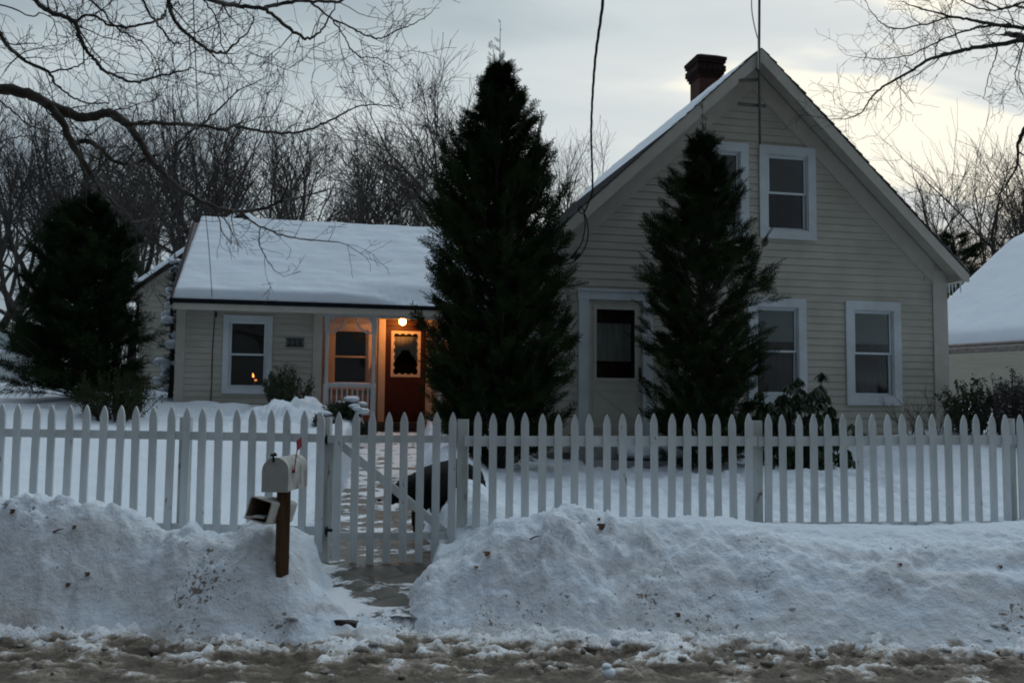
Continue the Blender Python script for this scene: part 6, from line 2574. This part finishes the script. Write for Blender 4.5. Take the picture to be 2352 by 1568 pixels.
# bare twiggy shrub
rg = np.random.RandomState(15)
p = at(2120, 985, 14.9)
tz = empty('bare_shrub', (p[0], 14.9, G(p[0], 14.9) - 0.05), 0)
tag(tz, 'leafless twiggy shrub below the corner board of the house', 'shrub')
c = MB()
for k in range(26):
    az = rg.uniform(0, 2 * np.pi)
    d = norm(np.array([0.5 * math.cos(az), 0.35 * math.sin(az), 1.0]))
    q = np.array([rg.normal(0, 0.20), rg.normal(0, 0.1), 0])
    h_ = rg.uniform(0.4, 0.95)
    P = [q]
    for j in range(6):
        d = norm(d + 0.12 * rg.normal(size=3))
        P.append(P[-1] + d * h_ / 6)
    c.tube(np.array(P), np.linspace(0.007, 0.0025, 7), 4, False)
    for j in range(4):
        w_ = P[rg.randint(2, 6)]
        dd = perp_dir(rg, d, rad(rg.uniform(20, 45)))
        c.tube([w_, w_ + dd * 0.10 + rg.normal(0, .01, 3), w_ + dd * 0.22], [0.0035, 0.003, 0.002], 3, False)
c.build('twigs', M['bark_warm'], tz)

# rhododendron with drooping whorls
rg = np.random.RandomState(16)
p = at(1845, 1040, 13.6)
rh = empty('rhododendron', (p[0], 13.6, G(p[0], 13.6) - 0.05), 0)
tag(rh, 'rhododendron with drooping leathery leaves below the house windows', 'shrub')
st, lf = MB(), MB()
org = np.array(rh.location)
spots = [(1888, 856), (1886, 885), (1884, 920), (1832, 868), (1838, 892), (1855, 905), (1810, 885), (1800, 905), (1825, 915), (1860, 930), (1905, 935), (1915, 960), (1880, 950), (1850, 955), (1820, 945), (1790, 935),
         (1775, 960), (1930, 985), (1955, 975), (1925, 1010), (1890, 985), (1860, 990), (1830, 980), (1800, 985), (1770, 1000), (1945, 1030), (1910, 1040), (1880, 1030), (1850, 1030), (1820, 1025), (1790, 1030), (1765, 1040),
         (1935, 1060), (1895, 1065), (1865, 1060), (1840, 1065), (1760, 930), (1745, 955), (1750, 985), (1740, 1015), (1870, 1075), (1770, 1065)]
pos, X, Zu, sc_ = [], [], [], []
spots = spots + [(a + rg.uniform(-22, 22), b + rg.uniform(-4, 34)) for a, b in spots[5:]] + [(a + rg.uniform(-25, 25), b + rg.uniform(0, 30)) for a, b in spots[7:]] + [(rg.uniform(1745, 1915), rg.uniform(890, 1070)) for _ in range(60)]
for (a, b) in spots:
    q = at(a, b, 13.6 + rg.uniform(-0.35, 0.35)) - org
    foot = np.array([q[0] * 0.25, q[1] * 0.3, 0.0])
    s = np.linspace(0, 1, 6)
    P = foot[None] * (1 - s)[:, None] + q[None] * s[:, None] + rg.normal(0, 0.02, (6, 3))
    P[-1] = q
    st.tube(P, np.linspace(0.014, 0.005, 6), 5, False)
    m = rg.randint(12, 18)
    for j in range(m):
        az = 2 * np.pi * j / m + rg.uniform(-.3, .3)
        d = norm(np.array([math.cos(az), math.sin(az), rg.uniform(-2.4, -0.6)]))
        pos.append(q + np.array([0, 0, rg.uniform(-0.01, 0.02)]))
        X.append(d)
        Zu.append(norm(np.array([0, 0, 1.0]) + 0.3 * rg.normal(size=3)))
        sc_.append(rg.uniform(1.0, 1.65))
st.build('stems', M['bark'], rh)
tv = np.array([(0, 0, 0), (0.03, -0.012, 0.004), (0.075, -0.019, 0.004), (0.13, 0, -0.012), (0.075, 0.019, 0.004), (0.03, 0.012, 0.004)])
tq = np.array([(0, 1, 4, 5), (1, 2, 3, 4)])
tq = np.array([(0, 1, 4, 5), (1, 2, 3, 4)])
inst(lf, tv, tq, np.array(pos), np.array(X), np.array(Zu), np.array(sc_))
lf.build('leaves', M['rhodo'], rh)

# ================================================================== small litter on the snow
rg = np.random.RandomState(33)


def leaf_obj(px, py, size, label, dark=True, stick=False):
    p = drop(px, py)
    c = MB()
    if stick:
        d = np.array([math.cos(0.5), 0.2, math.sin(0.5)]) * size
        c.tube([(-d[0], 0, -d[2] * 0.6), (0, 0, 0.004), (d[0], d[1], d[2] * 0.6)], [0.007, 0.006, 0.003], 6)
        o = c.build('twig', M['leafbrown'], None, False, p + np.array([0, -0.01, 0.012]))
        return tag(o, label, 'twig')
    n = 14
    a = np.linspace(0, 2 * np.pi, n, endpoint=False)
    r_ = size * (0.62 + 0.38 * np.abs(np.sin(a * 2.5 + 0.4))) * rg.uniform(0.85, 1.15, n)
    tilt = rg.uniform(0.4, 1.1)
    P = np.stack([r_ * np.cos(a), r_ * np.sin(a) * math.cos(tilt), r_ * np.sin(a) * math.sin(tilt) + 0.25 * size * np.cos(2 * a)], -1)
    Q = P + np.array([0, 0.0, 0.0025])
    c.raw(np.concatenate([P, Q, [[0, 0, -0.2 * size]], [[0, 0, -0.2 * size + 0.0025]]]), [(k, (k + 1) % n, 2 * n) for k in range(n)])
    c.raw(np.concatenate([P, Q, [[0, 0, -0.2 * size]], [[0, 0, -0.2 * size + 0.0025]]]), [(n + (k + 1) % n, n + k, 2 * n + 1) for k in range(n)])
    o = c.build('dead_leaf', M['leafbrown'], None, False, p + np.array([0, -0.015, 0.5 * size]))
    return tag(o, label, 'leaf', 'dead leaves on the snow bank')


for (px, py, sz_, lb) in ((1119, 1280, 0.030, 'dark curled leaf on the bank just right of the gate post'),
                          (1380, 1216, 0.035, 'rusty crumpled leaf near the top of the tallest snow heap'),
                          (1375, 1193, 0.016, 'small dark leaf above the rusty one on the tallest heap'),
                          (1094, 1308, 0.018, 'reddish leaf fragment below the dark curled leaf'),
                          (203, 1322, 0.022, 'dark leaf on the fold of the left snow bank'),
                          (158, 1352, 0.020, 'blackish leaf low on the left snow bank'),
                          (31, 1182, 0.022, 'brown leaf high on the bank at the left edge'),
                          (173, 1212, 0.018, 'brown leaf beside a twig on the left snow bank'),
                          (2295, 1305, 0.018, 'tiny dark leaf on the snow toward the right edge'),
                          (2065, 1300, 0.020, 'brown leaf cluster on the right snow bank below the fence'),
                          (1556, 1418, 0.020, 'yellowish leaf on the smooth sandy face of the bank')):
    leaf_obj(px, py, sz_, lb)
leaf_obj(1229, 1240, 0.045, 'short dark twig stuck in the middle snow heap', stick=True)
leaf_obj(135, 1225, 0.040, 'brown twig lying on the left snow bank', stick=True)

# clods of snow thrown along the foot of the bank
c = MB()
rg = np.random.RandomState(44)
for k in range(520):
    x = rg.uniform(-4.2, 4.4)
    y = rg.normal(6.0, 0.22) if rg.rand() < 0.6 else rg.uniform(5.2, 6.3)
    if abs(x - float(path_c(y))) < 0.4 and y > 6.2:
        continue
    z = max(G(x, y), float(road_z(np.array([x]), np.array([y]))[0]))
    r_ = 0.006 + 0.034 * rg.rand() ** 3.6
    c.ball((x, y, z - r_ * 0.10), (r_ * rg.uniform(.8, 1.7), r_ * rg.uniform(.8, 1.3), r_ * rg.uniform(.45, .9)), 9, 7, 0, 0.30, rg)
tag(c.build('snow_clods', M['snow_road'], None, True), 'loose clods of snow scattered along the foot of the bank', 'snow', kind='stuff')
for (px, py, r_, lb) in ((1398, 1553, 0.042, 'white lump of snow shaped like a mushroom in the road slush'), (1890, 1508, 0.035, 'brown grit-covered lump of slush on the road')):
    d = ray(px, py)
    t_ = (CAM[2] - 0.04) / -d[2]
    p = CAM + d * t_
    c = MB()
    c.ball((0, 0, 0.02), (r_ * 1.0, r_ * 0.9, r_ * 0.75), 12, 8, 0, 0.10, rg)
    c.ball((-0.01, 0.01, 0.02 + r_ * 0.8), (r_ * 0.7, r_ * 0.65, r_ * 0.5), 12, 8, 0, 0.10, rg)
    o = c.build('snow_lump', M['snow'] if r_ > 0.04 else M['slush'], None, True, p)
    tag(o, lb, 'snow lump')
